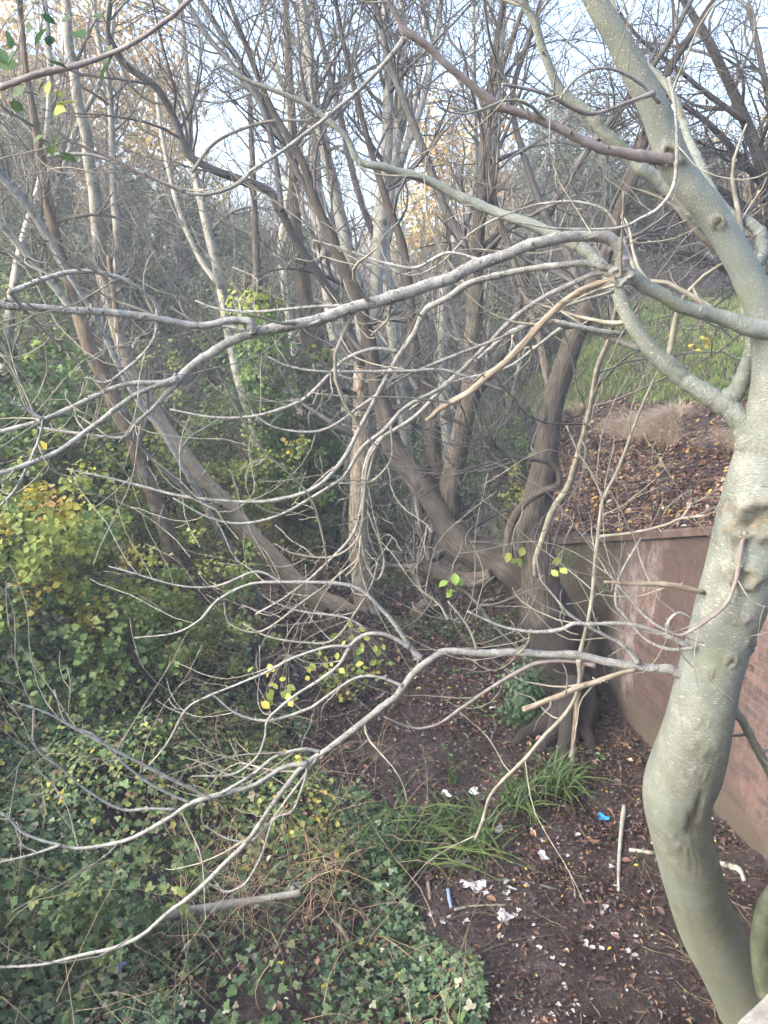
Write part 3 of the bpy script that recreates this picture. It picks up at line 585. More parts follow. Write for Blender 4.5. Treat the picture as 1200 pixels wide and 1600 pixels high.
Bn([(935, 838, 5), (990, 832, 5), (1040, 820, 5), (1065, 810, 5), (1100, 806, 4)], 3.2, 3.0, 'twig', 'twig')
Bn([(1065, 810, 4), (1080, 785, 3), (1075, 765, 3)], 3.1, 3.1, 'twig', 'twig')
Bn([(1165, 830, 7), (1158, 860, 7), (1152, 900, 7), (1137, 940, 7), (1110, 965, 7), (1080, 985, 6), (1060, 992, 6), (1045, 985, 5), (1040, 975, 4)], 2.93, 2.95, 'twig', 'limbpink')
Bn([(1100, 926, 7), (1050, 915, 9), (1000, 912, 8), (945, 910, 5)], 3.05, 3.0, 'branch', 'dead', 'short broken dead stub')
Bn([(1045, 988, 5), (1010, 965, 5), (975, 925, 4), (945, 890, 3)], 3.0, 3.1, 'twig'); Bn([(1085, 1012, 6), (1050, 1015, 6), (1010, 1000, 5), (975, 960, 5), (962, 940, 5), (968, 900, 4), (1002, 840, 4)], 3.05, 3.2, 'twig')
Bn([(1080, 965, 4), (1060, 958, 5), (1045, 970, 6), (1042, 985, 6)], 3.0, 3.0, 'twig')
Bn([(1140, 1105, 13), (1160, 1130, 13), (1180, 1165, 13), (1215, 1230, 13)], 3.15, 3.4, 'branch', 'smooth')
Bn([(550, 850, 4), (560, 870, 4), (540, 890, 4), (480, 935, 4), (410, 985, 4), (360, 975, 3), (350, 940, 3)], 3.2, 3.2, 'twig', 'twig')
Bn([(590, 880, 4), (580, 915, 4), (560, 950, 4), (520, 1000, 4), (470, 1003, 4), (420, 995, 4), (380, 975, 3)], 3.2, 3.2, 'twig', 'twig')
Bn([(565, 840, 5), (572, 880, 5), (590, 905, 5), (600, 870, 4), (575, 800, 4)], 3.2, 3.2, 'twig', 'twig')
for a, b in (((700, 968), (655, 920)), ((745, 1016), (700, 940)), ((830, 985), (800, 1030))):
    Bn([(a[0], a[1], 5), ((a[0] + b[0]) / 2 + 8, (a[1] + b[1]) / 2, 4), (b[0], b[1], 4)], 3.15, 3.2, 'twig', 'twig')
# wounds and knots on the trunk
def knot(px, py, wpx, hpx, Y, mat, nm='knot', depth=.5, seed=0):
    r = np.random.default_rng(seed); c = at(px, py, Y); a = size_at(px, py, Y, wpx) / 2; h = size_at(px, py, Y, hpx) / 2
    view = norm((c - CAM)[None])[0]; rx = np.array([1, 0, 0]); up = norm(np.cross(view, rx)[None] * -1)[0]; rx = np.cross(up, view) * -1
    nr, na = 9, 28; V = []
    for i in range(nr):
        q = i / (nr - 1); rr = (1 - q); prof = math.sin(min(q * 2.2, 1) * math.pi) * .9 if q < .5 else .35 * (1 - q) - .1
        for k in range(na):
            an = 2 * math.pi * k / na; wob = 1 + .22 * math.sin(3 * an + seed) + .12 * math.sin(7 * an + 2 * seed) + .05 * r.normal()
            V.append(c + (rx * math.cos(an) * a + up * math.sin(an) * h) * rr * wob - view * depth * a * (prof * (1 + .2 * r.normal())))
    idx = np.arange(nr * na).reshape(nr, na); f = np.stack([idx[:-1], idx[1:], np.roll(idx[1:], -1, 1), np.roll(idx[:-1], -1, 1)], -1).reshape(-1, 4)
    fg.add(nm, (np.array(V), f), M[mat])
knot(970, 432, 34, 30, 2.82, 'limb', 'knot', .3, 13)
# fine twigs along the boughs, one part
PB = np.stack([p for p, r in FGB]); RB = np.stack([r for p, r in FGB])
a, ra = spawn(PB, RB, 4, K=9, lf=(.1, .3), ang=(25, 70), bias=(-.02, 0, .07), wig=.13, rf=.45, seed=11, rmin=.0017, absl=(.08, .75))
b2, rb = spawn(a, ra, 1, K=5, ang=(25, 60), bias=(0, 0, .05), wig=.12, seed=12, absl=(.03, .22), rmin=.0014)
sp1, rs = spawn(PB, RB, 9, K=3, ang=(50, 90), wig=.05, rf=.4, seed=13, absl=(.008, .03), rmin=.002, tip=.7)
fg.add('fine_twigs', merge([tubes(a, ra, 5), tubes(b2, rb, 4), tubes(sp1, rs, 4)]), M['twig'])

# ------------------------------------------------------------------ traced middle-distance trees
def crownset(stems, n1, n2, n3, seed, l1=(.5, 1.6), l2=(.3, .9), l3=(.12, .45), bias=(0, 0, .12), rmin=.003, tmin=.25, wig=.14, K1=8):
    PB = np.stack([resample(p, r, 20)[0] for p, r in stems]); RB = np.stack([resample(p, r, 20)[1] for p, r in stems])
    a, ra = spawn(PB, RB, n1, K=K1, tmin=tmin, ang=(25, 70), bias=bias, wig=wig, rf=.42, seed=seed, absl=l1, rmin=rmin * 1.5)
    b, rb = spawn(a, ra, n2, K=6, ang=(25, 65), bias=bias, wig=wig, rf=.6, seed=seed + 1, absl=l2, rmin=rmin)
    c, rc = spawn(b, rb, n3, K=5, ang=(25, 65), bias=bias, wig=wig, rf=.7, seed=seed + 2, absl=l3, rmin=rmin * .75)
    return merge([tubes(a, ra, 5), tubes(b, rb, 4), tubes(c, rc, 3)])
def ttree(name, label, cat, Y, stems, mat, tmat, n=(14, 5, 4), seed=1, group=None, rough=.1, ivy=None, sides=16, trough=None, **kw):
    """stems: list of (points, Y0, Y1); first one is the trunk, the rest limbs"""
    S = []; th = None
    for k, st in enumerate(stems):
        pts, y0, y1 = st[:3]; P, R = trace(pts, y0, y1, n=8)
        r = np.random.default_rng(seed * 31 + k); nj = max(4, len(P) // 6); jj = r.normal(size=(nj, 3)) * .12; ti = np.linspace(0, nj - 1, len(P)); P = P + np.stack([np.interp(ti, np.arange(nj), jj[:, q]) for q in range(3)], 1) * np.minimum(R[:, None], .12)
        if k == 0:
            g = float(terrain(P[0][0], P[0][1])); b0 = P[0].copy()
            if P[0][2] > g - .1:
                P = np.vstack([[P[0] + (P[0] - P[2]) / max(1e-3, abs((P[0] - P[2])[2])) * (P[0][2] - g + .15) * np.array([.5, .5, 1])], P]); R = np.concatenate([[R[0] * 1.15], R])
            b0[2] = g; th = Thing(name, b0, label, cat, group)
        if k == 0 and len(stems) > 1 or k == 0: th.add('trunk', tube1(P, R, sides * (3 if trough else 1), trough or rough, seed + k, kl=3.5 if trough else 3), M[mat])
        else: th.add('limb', tube1(P, R, max(8, sides - 5), rough, seed + k, kl=3), M[st[3] if len(st) > 3 else mat])
        S.append((P, R))
    if n: th.add('crown', crownset(S, *n, seed * 7, **kw), M[tmat])
    return th, S

wil, WS = ttree('leaning_willow', 'big furrowed brown willow at the wall end with a trunk lying left over the litter', 'tree', 8.1, [
    ([(897, 1195, 150), (893, 1140, 112), (886, 1090, 88), (880, 1050, 84), (870, 1000, 86), (850, 950, 84), (825, 908, 72), (795, 882, 58), (760, 868, 52), (725, 850, 50), (702, 822, 42), (680, 785, 38), (650, 745, 38), (625, 705, 34), (608, 670, 31), (598, 635, 28), (588, 590, 25), (578, 530, 22), (560, 470, 20), (530, 400, 17), (500, 330, 14), (470, 250, 12), (420, 160, 10), (380, 60, 8), (350, -20, 6)], 8.1, 9.6),
    ([(722, 868, 40), (702, 840, 38), (704, 780, 35), (712, 720, 33), (722, 670, 31), (735, 600, 29), (740, 500, 26), (742, 420, 23), (748, 350, 20), (755, 280, 18), (760, 200, 15), (775, 80, 11), (790, -20, 8)], 8.6, 9.2),
    ([(684, 790, 30), (676, 730, 27), (672, 660, 23), (662, 600, 19), (648, 540, 16), (640, 460, 15), (628, 380, 13), (600, 300, 11), (570, 200, 9), (540, 80, 8), (520, -20, 6)], 8.9, 9.6),
    ([(870, 1010, 70), (848, 930, 62), (836, 850, 54), (838, 790, 46), (848, 730, 41), (858, 680, 37), (875, 600, 34), (895, 540, 32), (915, 480, 28), (935, 420, 26), (957, 360, 24), (985, 290, 20), (1010, 200, 16), (1040, 120, 13), (1090, 40, 10), (1130, -20, 8)], 8.1, 8.6),
    ([(770, 900, 24), (740, 908, 26), (700, 900, 26), (655, 880, 22), (690, 905, 20)], 8.3, 8.6),
    ([(795, 872, 18), (795, 830, 14), (808, 800, 13), (825, 782, 12), (850, 768, 12), (872, 758, 11), (873, 740, 9), (860, 725, 8), (838, 718, 8), (800, 712, 7), (765, 692, 7), (735, 668, 6), (690, 650, 5)], 8.0, 7.6),
    ([(836, 900, 9), (838, 873, 10), (847, 847, 11), (863, 800, 11), (887, 763, 11), (897, 733, 10), (920, 647, 9), (933, 577, 9), (953, 527, 8), (963, 483, 8), (971, 450, 7)], 7.8, 5.5, 'twig'),
    ([(740, 620, 18), (780, 560, 16), (810, 480, 14), (830, 400, 13), (860, 330, 12), (900, 260, 11), (960, 180, 10), (1030, 90, 9), (1080, 0, 8)], 9.1, 8.6, 'bgdark'),
    ([(742, 420, 16), (700, 340, 14), (670, 260, 13), (640, 180, 12), (610, 100, 10), (590, 20, 9), (575, -30, 7)], 9.2, 9.6, 'bgdark'),
    ([(865, 640, 16), (840, 520, 12), (800, 400, 11), (770, 300, 10), (765, 180, 9), (800, 60, 8), (830, -20, 6)], 8.4, 9.2, 'willow'),
    ([(915, 480, 15), (890, 400, 13), (850, 330, 12), (820, 250, 10), (800, 150, 9), (830, 50, 8), (850, -20, 6)], 8.5, 9.5, 'bgdark'),
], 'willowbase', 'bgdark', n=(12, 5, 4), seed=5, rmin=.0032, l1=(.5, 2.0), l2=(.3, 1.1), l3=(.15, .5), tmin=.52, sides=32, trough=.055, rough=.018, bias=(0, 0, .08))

ttree('forked_grey_tree', 'straight mid-brown trunk beside the leaning one, forking into pale upright stems', 'tree', 11.3, [
    ([(578, 962, 42), (570, 935, 35), (563, 880, 32), (560, 800, 31), (563, 700, 31), (568, 620, 29), (570, 540, 27), (562, 470, 23), (552, 440, 16)], 11.3, 11.6),
    ([(570, 560, 24), (562, 470, 23), (545, 400, 21), (525, 310, 19), (505, 220, 17), (488, 120, 15), (475, 20, 13), (470, -30, 12)], 11.35, 12, 'birch'),
    ([(570, 560, 22), (583, 470, 22), (592, 380, 22), (598, 300, 20), (605, 200, 18), (608, 100, 16), (602, 0, 14), (600, -30, 12)], 11.4, 12.2, 'birch'),
    ([(566, 570, 16), (535, 490, 14), (500, 430, 13), (465, 380, 13), (440, 330, 13), (420, 300, 13), (380, 282, 13), (330, 265, 12), (293, 240, 12), (277, 195, 11), (245, 140, 11), (200, 105, 10), (178, 78, 10), (168, 50, 9), (175, -20, 8)], 11.3, 9.5, 'bgdark'),
    ([(440, 330, 9), (430, 250, 9), (410, 170, 9), (370, 110, 8), (320, 50, 8), (280, -20, 7)], 10.5, 11.5, 'bgdark'),
    ([(555, 430, 11), (510, 350, 11), (470, 280, 10), (430, 200, 10), (395, 130, 10), (350, 60, 9), (300, -20, 8)], 11.5, 12, 'bgdark'),
    ([(590, 380, 11), (560, 300, 10), (530, 180, 10), (500, 60, 9), (480, -20, 8)], 11.8, 12.5, 'bgdark'),
    ([(600, 300, 10), (640, 220, 9), (670, 120, 9), (690, 0, 8)], 11.8, 12.5, 'birch'),
    ([(300, 270, 6), (340, 220, 5), (420, 190, 5), (500, 190, 4)], 10, 10, 'bgtwig'),
], 'tan', 'bgdark', n=(11, 5, 4), seed=9, rmin=.0035, l1=(.6, 2.2), l2=(.4, 1.2), l3=(.15, .6), tmin=.45, bias=(0, 0, .1))

ttree('leaning_pale_tree', 'pale mottled tree leaning steeply left out of the gully floor, then growing upright', 'tree', 11, [
    ([(560, 968, 40), (540, 958, 34), (510, 943, 33), (470, 917, 32), (430, 877, 31), (390, 835, 30), (350, 790, 28), (310, 745, 27), (270, 690, 25), (235, 635, 23), (207, 588, 22), (188, 540, 21), (175, 490, 20), (165, 440, 20), (155, 390, 20), (148, 330, 19), (142, 270, 18), (135, 210, 17), (122, 150, 16), (112, 90, 14), (105, 30, 13), (98, -40, 12)], 11.2, 9.6),
    ([(190, 545, 13), (184, 500, 12), (180, 440, 12), (183, 380, 12), (176, 300, 11), (175, 200, 10), (170, 130, 9), (152, 60, 9), (145, -20, 8)], 10.0, 10.2),
    ([(185, 520, 9), (176, 450, 9), (170, 400, 8)], 9.8, 9.9, 'brown'),
], 'lean', 'bgtwig', n=(8, 4, 4), seed=14, rmin=.003, l1=(.4, 1.4), l2=(.25, .8), tmin=.5, rough=.03)

ttree('peeling_brown_tree', 'reddish brown trunk with flaking bark leaning up left behind the arching bough', 'tree', 8.8, [
    ([(260, 830, 24), (225, 740, 24), (195, 660, 24), (168, 600, 23), (147, 550, 23), (127, 500, 21), (107, 440, 19), (92, 390, 17), (77, 320, 16), (62, 230, 13), (42, 120, 10), (30, 0, 9), (28, -30, 8)], 9.5, 9.0),
    ([(127, 500, 12), (80, 440, 11), (40, 395, 11), (0, 350, 10), (-30, 320, 9)], 9.3, 8.8, 'birch'),
    ([(100, 420, 11), (60, 350, 10), (30, 300, 10), (0, 268, 9), (-30, 240, 8)], 9.1, 8.4, 'limb'),
], 'brown', 'bgtwig', n=(10, 5, 4), seed=17, rmin=.003, l1=(.4, 1.5), tmin=.3)
ttree('slanting_sapling', 'thin grey sapling slanting down right across the peeling brown trunk', 'tree', 8, [
    ([(250, 665, 9), (225, 640, 9), (190, 580, 9), (165, 525, 8), (140, 480, 8), (105, 425, 9), (75, 370, 9), (40, 320, 9), (0, 275, 9), (-30, 240, 8)], 8.6, 7.6)], 'limb', 'bgtwig', n=(8, 4, 3), seed=19, rmin=.003, l1=(.3, 1))
ttree('left_edge_birch', 'pale birch stem at the far left edge above the brambles', 'tree', 10, [
    ([(8, 640, 16), (10, 560, 16), (20, 460, 15), (35, 380, 13), (60, 300, 12), (75, 200, 10), (78, 100, 9), (70, 0, 8)], 10.5, 10.5),
    ([(40, 370, 9), (90, 290, 8), (120, 200, 8), (160, 120, 7), (180, 20, 6)], 10.5, 11)], 'birch', 'bgtwig', n=(10, 5, 4), seed=21, rmin=.0032, l1=(.5, 1.6))
ttree('slender_pale_birch', 'slender pale birch standing between the pale leaning tree and the ivy trunks', 'tree', 14, [
    ([(430, 830, 13), (415, 740, 13), (395, 660, 13), (375, 600, 14), (360, 540, 14), (345, 450, 14), (330, 380, 14), (315, 320, 13), (300, 250, 12), (293, 150, 11), (285, 50, 10), (280, -20, 9)], 14, 14.5),
    ([(345, 450, 9), (310, 400, 8), (280, 330, 8), (255, 220, 7), (240, 100, 6)], 14, 14.6)], 'birch', 'bgtwig', n=(12, 5, 4), seed=23, rmin=.004, l1=(.6, 2), bias=(0, 0, .1))
bt = [([(548, 740, 20), (540, 620, 20), (520, 500, 20), (506, 410, 19), (496, 310, 17), (487, 200, 16), (477, 100, 14), (468, -20, 12)], 'tall pale birch directly left of the forked tree, bare high up'),
      ([(640, 740, 16), (625, 600, 16), (610, 480, 18), (600, 380, 18), (612, 280, 16), (622, 160, 14), (630, -20, 12)], 'whitish upright stem just right of the forked tree'),
      ([(700, 700, 16), (690, 560, 16), (700, 420, 16), (735, 320, 15), (760, 250, 14), (775, 160, 13), (790, -20, 11)], 'grey stem rising through the middle of the thicket behind the willow'),
      ([(480, 760, 14), (470, 600, 14), (450, 480, 13), (440, 380, 12), (455, 260, 11), (450, 120, 10), (440, -20, 8)], 'thin pale stem beside the ivy-wrapped trunk')]
for k, (pts, lb) in enumerate(bt):
    ttree('pale_birch', lb, 'tree', 14, [(pts, 15 + k * .7, 15.5 + k * .7), ([(x + 6, y, w_ * .6) for x, y, w_ in pts[3:]][:1] + [(x + (30 if k % 2 else -34) * (i + 1) / 2, y - 20, w_ * .55) for i, (x, y, w_) in enumerate(pts[4:])], 15.2 + k * .7, 15.6 + k * .7)],
          'birch', 'bgtwig', n=(14, 5, 4), seed=30 + k, rmin=.0042, l1=(.6, 2.2), bias=(0, 0, .12))

ttree('dark_twiggy_tree', 'dark bare tree on the bank whose fine twigs mesh the sky at the top right', 'tree', 9, [
    ([(1225, 640, 26), (1222, 520, 24), (1212, 400, 22), (1195, 290, 20), (1165, 190, 17), (1120, 90, 14), (1075, 10, 11), (1040, -50, 8)], 10.5, 10),
    ([(1212, 400, 14), (1170, 330, 12), (1110, 290, 10), (1040, 260, 8), (980, 250, 6)], 10.4, 9.6), ([(1195, 290, 12), (1150, 240, 10), (1090, 180, 9), (1020, 140, 7), (960, 90, 5)], 10.3, 9.6),
    ([(1195, 290, 12), (1205, 200, 11), (1190, 100, 9), (1170, 10, 8)], 10.3, 10.6), ([(1165, 190, 10), (1110, 150, 8), (1060, 110, 7), (1000, 60, 6), (960, 10, 4)], 10.1, 9.6), ([(1222, 480, 12), (1160, 440, 10), (1090, 400, 8), (1010, 390, 6)], 10.5, 10.5)],
    'willow', 'bgdark', n=(16, 5, 4), seed=61, rmin=.0035, l1=(.5, 1.7), l2=(.3, .9), l3=(.15, .45), tmin=.12, bias=(-.02, 0, .02), wig=.2)
# ivy-clad trunks
def ivy_on(th, S, n, spread, size, seed, t0=0, t1=1, dark=False, nm='ivy'):
    r = np.random.default_rng(seed); Ls = []
    P, R = resample(S[0][0], S[0][1], 60)
    t = r.uniform(t0, t1, n) * 59; i = np.minimum(t.astype(int), 58); f = (t - i)[:, None]
    c = P[i] * (1 - f) + P[i + 1] * f; rr = (R[i] + 0)[:, None]
    an = r.uniform(0, 6.28, n); o = np.stack([np.cos(an), np.sin(an), r.normal(size=n) * .25], 1)
    lump = (1 + .5 * np.sin(t * .9 + an * 2) + .3 * np.sin(t * 2.1 - an))[:, None]
    c = c + o * (rr * 1.02 + spread * lump * r.uniform(.0, 1, (n, 1)) ** .8)
    cols = palette(n, [(.035, .075, .03), (.06, .12, .04), (.11, .19, .05), (.22, .28, .05)], [5, 4, 3, .8] if not dark else [7, 4, 1, .2], .3, seed)
    th.add(nm, leaves(c, o + r.normal(size=(n, 3)) * .4 + np.array([0, -.3, .3]), r.uniform(.7, 1.2, n) * size, T_lobe() if size > .07 else T_small(.4), cols, seed), M['leaf'])
th, S = ttree('ivy_clad_tree', 'thick dark trunk wrapped in ivy behind the straight brown tree', 'tree', 13.5, [
    ([(500, 905, 46), (502, 850, 42), (503, 780, 42), (503, 700, 40), (506, 620, 40), (497, 560, 36), (480, 490, 28), (470, 420, 22), (462, 330, 18), (458, 220, 14), (450, 80, 10), (445, -20, 8)], 13.5, 13.8)], 'willow', 'bgtwig', n=(22, 5, 4), seed=41, rmin=.004, l1=(.5, 1.8))
ivy_on(th, S, 4200, .16, .075, 41, 0, .42, dark=True)
th, S = ttree('ivy_clad_tree', 'leaning stem buried in bright green ivy left of the thick ivy trunk', 'tree', 13, [
    ([(470, 900, 22), (450, 820, 22), (435, 720, 22), (420, 640, 20), (412, 560, 20), (405, 490, 16), (400, 400, 12), (395, 280, 9), (390, 150, 8)], 13, 13.4)], 'willow', 'bgtwig', n=(20, 5, 4), seed=43, rmin=.004, l1=(.4, 1.4))
ivy_on(th, S, 5200, .33, .075, 43, 0, .62)


# ------------------------------------------------------------------ generated bare trees of the thicket (a few built, the rest copied)
def grow(seed, h, nst, spread, n1, n2, n3, r0, lean=.1, ang1=(20, 50), bias=(0, 0, .1), rmin=.004, l1=(.18, .38), bend=.05):
    r = np.random.default_rng(seed); K = 16
    P = np.zeros((nst, K, 3)); R = np.zeros((nst, K)); d = norm(np.stack([r.normal(size=nst) * lean, r.normal(size=nst) * lean, np.ones(nst)], 1)); wv = np.zeros((nst, 3))
    hs = h * r.uniform(.7, 1, nst); P[:, 0] = np.stack([r.normal(size=nst) * spread, r.normal(size=nst) * spread, np.full(nst, -.2)], 1)
    for k in range(1, K):
        wv = wv * .7 + r.normal(size=(nst, 3)) * bend; d = norm(d + wv + np.array([0, 0, .05])); P[:, k] = P[:, k - 1] + d * (hs / (K - 1))[:, None]
    R[:] = (r0 * r.uniform(.6, 1, nst))[:, None] * (1 - .85 * np.linspace(0, 1, K)[None] ** .9)
    st = tubes(P, R, 8)
    a, ra = spawn(P, R, n1, K=8, tmin=.12, ang=ang1, bias=bias, wig=.10, rf=.45, seed=seed + 1, lf=l1, rmin=rmin * 1.4)
    b, rb = spawn(a, ra, n2, K=6, ang=(25, 60), bias=bias, wig=.12, rf=.6, seed=seed + 2, lf=(.3, .6), rmin=rmin)
    c, rc = spawn(b, rb, n3, K=5, ang=(25, 60), bias=bias, wig=.13, rf=.7, seed=seed + 3, lf=(.4, .8), rmin=rmin * .75)
    return st, merge([tubes(a, ra, 4), tubes(b, rb, 3), tubes(c, rc, 3)]), (c[:, -1], b)
def put(proto, x, y, rot, s, label, cat, group):
    o = proto.copy(); COL.objects.link(o); o.location = (x, y, float(terrain(x, y))); o.rotation_euler = (0, 0, rot); o.scale = (s, s, s)
    tag(o, label, cat, group)
    for c in proto.children:
        q = c.copy(); COL.objects.link(q); q.parent = o
    return o
protos = []
specs = [(101, 13, 2, .25, 15, 5, 4, .085, 'birch', 'bgtwig'), (102, 12, 3, .4, 12, 5, 4, .06, 'birch', 'bgtwig'), (103, 14, 1, .1, 22, 5, 4, .11, 'birch', 'bgtwig'), (104, 8, 5, .5, 12, 5, 4, .05, 'willow', 'bgdark'), (105, 12, 3, .4, 14, 5, 4, .075, 'limb', 'bgdark')]
GRP = 'bare trees of the thicket behind the gully'
GLB = 'slender bare tree with fine upright twigs in the thicket behind the gully'
used = set()
tp = [(2, 1.5, 19, .9), (1, .4, 21, .8), (3, 2.0, 16.8, .7), (1, -5.2, 19, .6), (2, -6.6, 23, .6), (3, -4.6, 15.6, .55), (3, -7.4, 16.4, .5), (4, -9.6, 24, .5), (2, -2.2, 25, .75), (4, .8, 28, .9), (0, 1.9, 23, .9), (1, 3.0, 21.5, .9), (1, 4.6, 24.5, .9), (4, 5.6, 27, .8), (3, 6.4, 23.5, .75), (1, 7.4, 25.5, .8), (3, 8.8, 22.8, .8), (0, 9.6, 26, .8), (3, 10.4, 23.5, .7), (4, 12.6, 27, .75), (1, -11.6, 20, .5), (4, -13.5, 23, .6)]
PR = {}
for k, x, y, s in tp:
    if k not in PR:
        sp = specs[k]; st, cr, _ = grow(*sp[:8]); z = float(terrain(x, y))
        o = empty('bare_tree', (x, y, z)); tag(o, GLB, 'tree', GRP); o.scale = (s, s, s)
        mesh_np('trunk', st[0], st[1], M[sp[8]], o, st[2]); mesh_np('crown', cr[0], cr[1], M[sp[9]], o, cr[2]); PR[k] = o
    else: put(PR[k], x, y, U(0, 6.28), s * U(.9, 1.1), GLB, 'tree', GRP)

# evergreen / ivy-smothered trees making the dark backdrop
def crown_pts(r, n, rx, rz, z0, clumps=26):
    cc = norm(r.normal(size=(clumps, 3))) * r.uniform(.35, 1, (clumps, 1)) * [rx, rx, rz]; cr = r.uniform(.22, .42, clumps) * rx
    k = r.integers(0, clumps, n); o = norm(r.normal(size=(n, 3)))
    p = cc[k] + o * (cr[k] * r.uniform(.55, 1.05, n) ** .6)[:, None]
    return p + [0, 0, z0 + rz], norm(o + r.normal(size=(n, 3)) * .5 + [0, -.1, .5])
def ever(seed, n, rx, rz, cols, wts, size, tw=900):
    r = np.random.default_rng(seed); p, nn = crown_pts(r, n, rx, rz, .4)
    lf = leaves(p, nn, r.uniform(.7, 1.3, n) * size, T_small(.34), palette(n, cols, wts, .3, seed), seed)
    st, cr, _ = grow(seed + 5, rz * 2.3, 4, .3, 14, 6, 4, .09, lean=.28, bias=(0, 0, .05), rmin=.005)
    return lf, st, cr
DG = [(.045, .065, .04), (.075, .10, .06), (.11, .14, .085), (.16, .17, .10)]
evs = [(201, 11000, 2.6, 3.4, DG, [4, 4, 2, .6], .12), (202, 9000, 2.2, 2.4, DG, [3, 4, 3, 1], .11), (203, 9000, 2.4, 3.0, [(.34, .23, .07), (.52, .36, .11), (.60, .44, .18), (.24, .24, .1)], [2, 4, 3, 1], .13)]  # last entry: autumn gold, with sunlight on the leaves put into their colour
EP = {}
ep = [(0, -9.5, 21, .85), (0, -6.2, 23, .85), (1, -4.0, 19.5, .9), (0, -12.5, 19, .85), (1, -7.5, 17.5, .8), (1, -1.8, 22, .85), (0, -3.6, 27, .9), (1, .8, 19.6, .7), (0, 1.6, 26, .7), (1, 3.6, 22.5, .9), (1, 6.2, 24.5, 1.0), (0, -15.5, 24, 1.0), (1, -2.6, 17.4, .6), (1, 9.2, 26, .9), (0, 7.6, 33, 1.1),
      (2, -14, 31, 1.6), (2, -10.5, 34, 1.7), (2, 3.6, 38, 1.7), (2, 12.3, 24, .85), (2, 10.2, 27, .7), (2, 17.2, 30, 1.3)]
for k, x, y, s in ep:
    lab = 'dark ivy-smothered evergreen tree closing the back of the gully' if k < 2 else 'far tree still holding golden autumn leaves, lightened in colour as if sunlit, beyond the bare thicket'
    g = 'dark evergreens behind the thicket' if k < 2 else 'golden autumn trees in the distance'
    if k not in EP:
        sp = evs[k]; lf, st, cr = ever(*sp); o = empty('evergreen_tree' if k < 2 else 'autumn_tree', (x, y, float(terrain(x, y)))); tag(o, lab, 'tree', g); o.scale = (s, s, s)
        mesh_np('trunk', st[0], st[1], M['willow'], o, st[2]); mesh_np('limbs', cr[0], cr[1], M['bgtwig'], o, cr[2]); mesh_np('crown', lf[0], lf[1], M['leaf'], o, None, lf[3]); EP[k] = o
    else: put(EP[k], x, y, U(0, 6.28), s, lab, 'tree', g)

# far woodland reading as one mass
r = np.random.default_rng(77); n = 3200
px_ = r.uniform(-34, 34, n); py_ = r.uniform(33, 60, n); z0 = terrain(px_, py_)
P = np.zeros((n, 6, 3)); P[:, 0] = np.stack([px_, py_, z0 + r.uniform(0, 2.2, n)], 1); d = norm(np.stack([r.normal(size=n) * .5, r.normal(size=n) * .5, np.ones(n)], 1)); L = r.uniform(.8, 2, n)[:, None]
for k in range(1, 6): d = norm(d + r.normal(size=(n, 3)) * .15); P[:, k] = P[:, k - 1] + d * L * .5
R = np.full((n, 6), .03) * np.linspace(1.4, .3, 6)[None]
a, ra = spawn(P, R, 5, K=5, lf=(.3, .6), seed=5, rmin=.009, bias=(0, 0, .1))
w1 = merge([tubes(P, R, 4), tubes(a, ra, 3)]); tag(mesh_np('far_wood', w1[0], w1[1], M['bgtwig'], None, w1[2]), 'grey mass of far-off bare woodland', kind='stuff')

# tangled low scrub under the thicket: stuff
def tangle(name, label, region, n, Lr, rr, mat, seed, K=8, wig=.25, arch=-.12, zr=(0, .4), sub=2, up=1.0, lean=.8):
    r = np.random.default_rng(seed); x, y = region(r, n); n = len(x); z = terrain(x, y) + r.uniform(*zr, n)
    P = np.zeros((n, K, 3)); P[:, 0] = np.stack([x, y, z], 1); d = norm(np.stack([r.normal(size=n) * lean, r.normal(size=n) * lean, np.full(n, up)], 1)); L = r.uniform(*Lr, n)[:, None] / (K - 1); wv = np.zeros((n, 3))
    for k in range(1, K):
        wv = wv * .5 + r.normal(size=(n, 3)) * wig; d = norm(d + wv + np.array([0, 0, arch])); P[:, k] = P[:, k - 1] + d * L
    zt = terrain(P[..., 0], P[..., 1]) + .01; P[..., 2] = np.maximum(P[..., 2], zt)
    R = np.full((n, K), rr) * np.linspace(1.2, .4, K)[None] * r.uniform(.6, 1.3, (n, 1)); out = [tubes(P, R, 4)]
    if sub:
        a, ra = spawn(P, R, sub, K=5, lf=(.2, .5), seed=seed + 1, rmin=rr * .4, bias=(0, 0, arch)); out.append(tubes(a, ra, 3))
    o = merge(out); return tag(mesh_np(name, o[0], o[1], M[mat], None, o[2]), label, kind='stuff')
def box(x0, x1, y0, y1, cond=None):
    def f(r, n):
        x = r.uniform(x0, x1, n); y = r.uniform(y0, y1, n)
        if cond: m = cond(x, y); x, y = x[m], y[m]
        return x, y
    return f
tangle('scrub', 'brown tangle of bare scrub under the thicket', box(-9, 12, 13.5, 27, lambda x, y: (x < 2.6) | (y > 22)), 3000, (.8, 2.6), .007, 'bgtwig', 301, wig=.16, arch=-.06, sub=5)
tangle('scrub', 'fine tan twigs massed between the willow stems', box(1.1, 2.4, 11.6, 14.0), 220, (.6, 1.7), .005, 'twig', 302, wig=.2, arch=-.08, sub=5)
tangle('scrub', 'dead arching stems piled at the foot of the leaning tree', box(-3.4, -.9, 9.6, 11.4), 150, (.6, 1.8), .004, 'strawm', 303, wig=.2, arch=-.2, sub=3, lean=1.1)

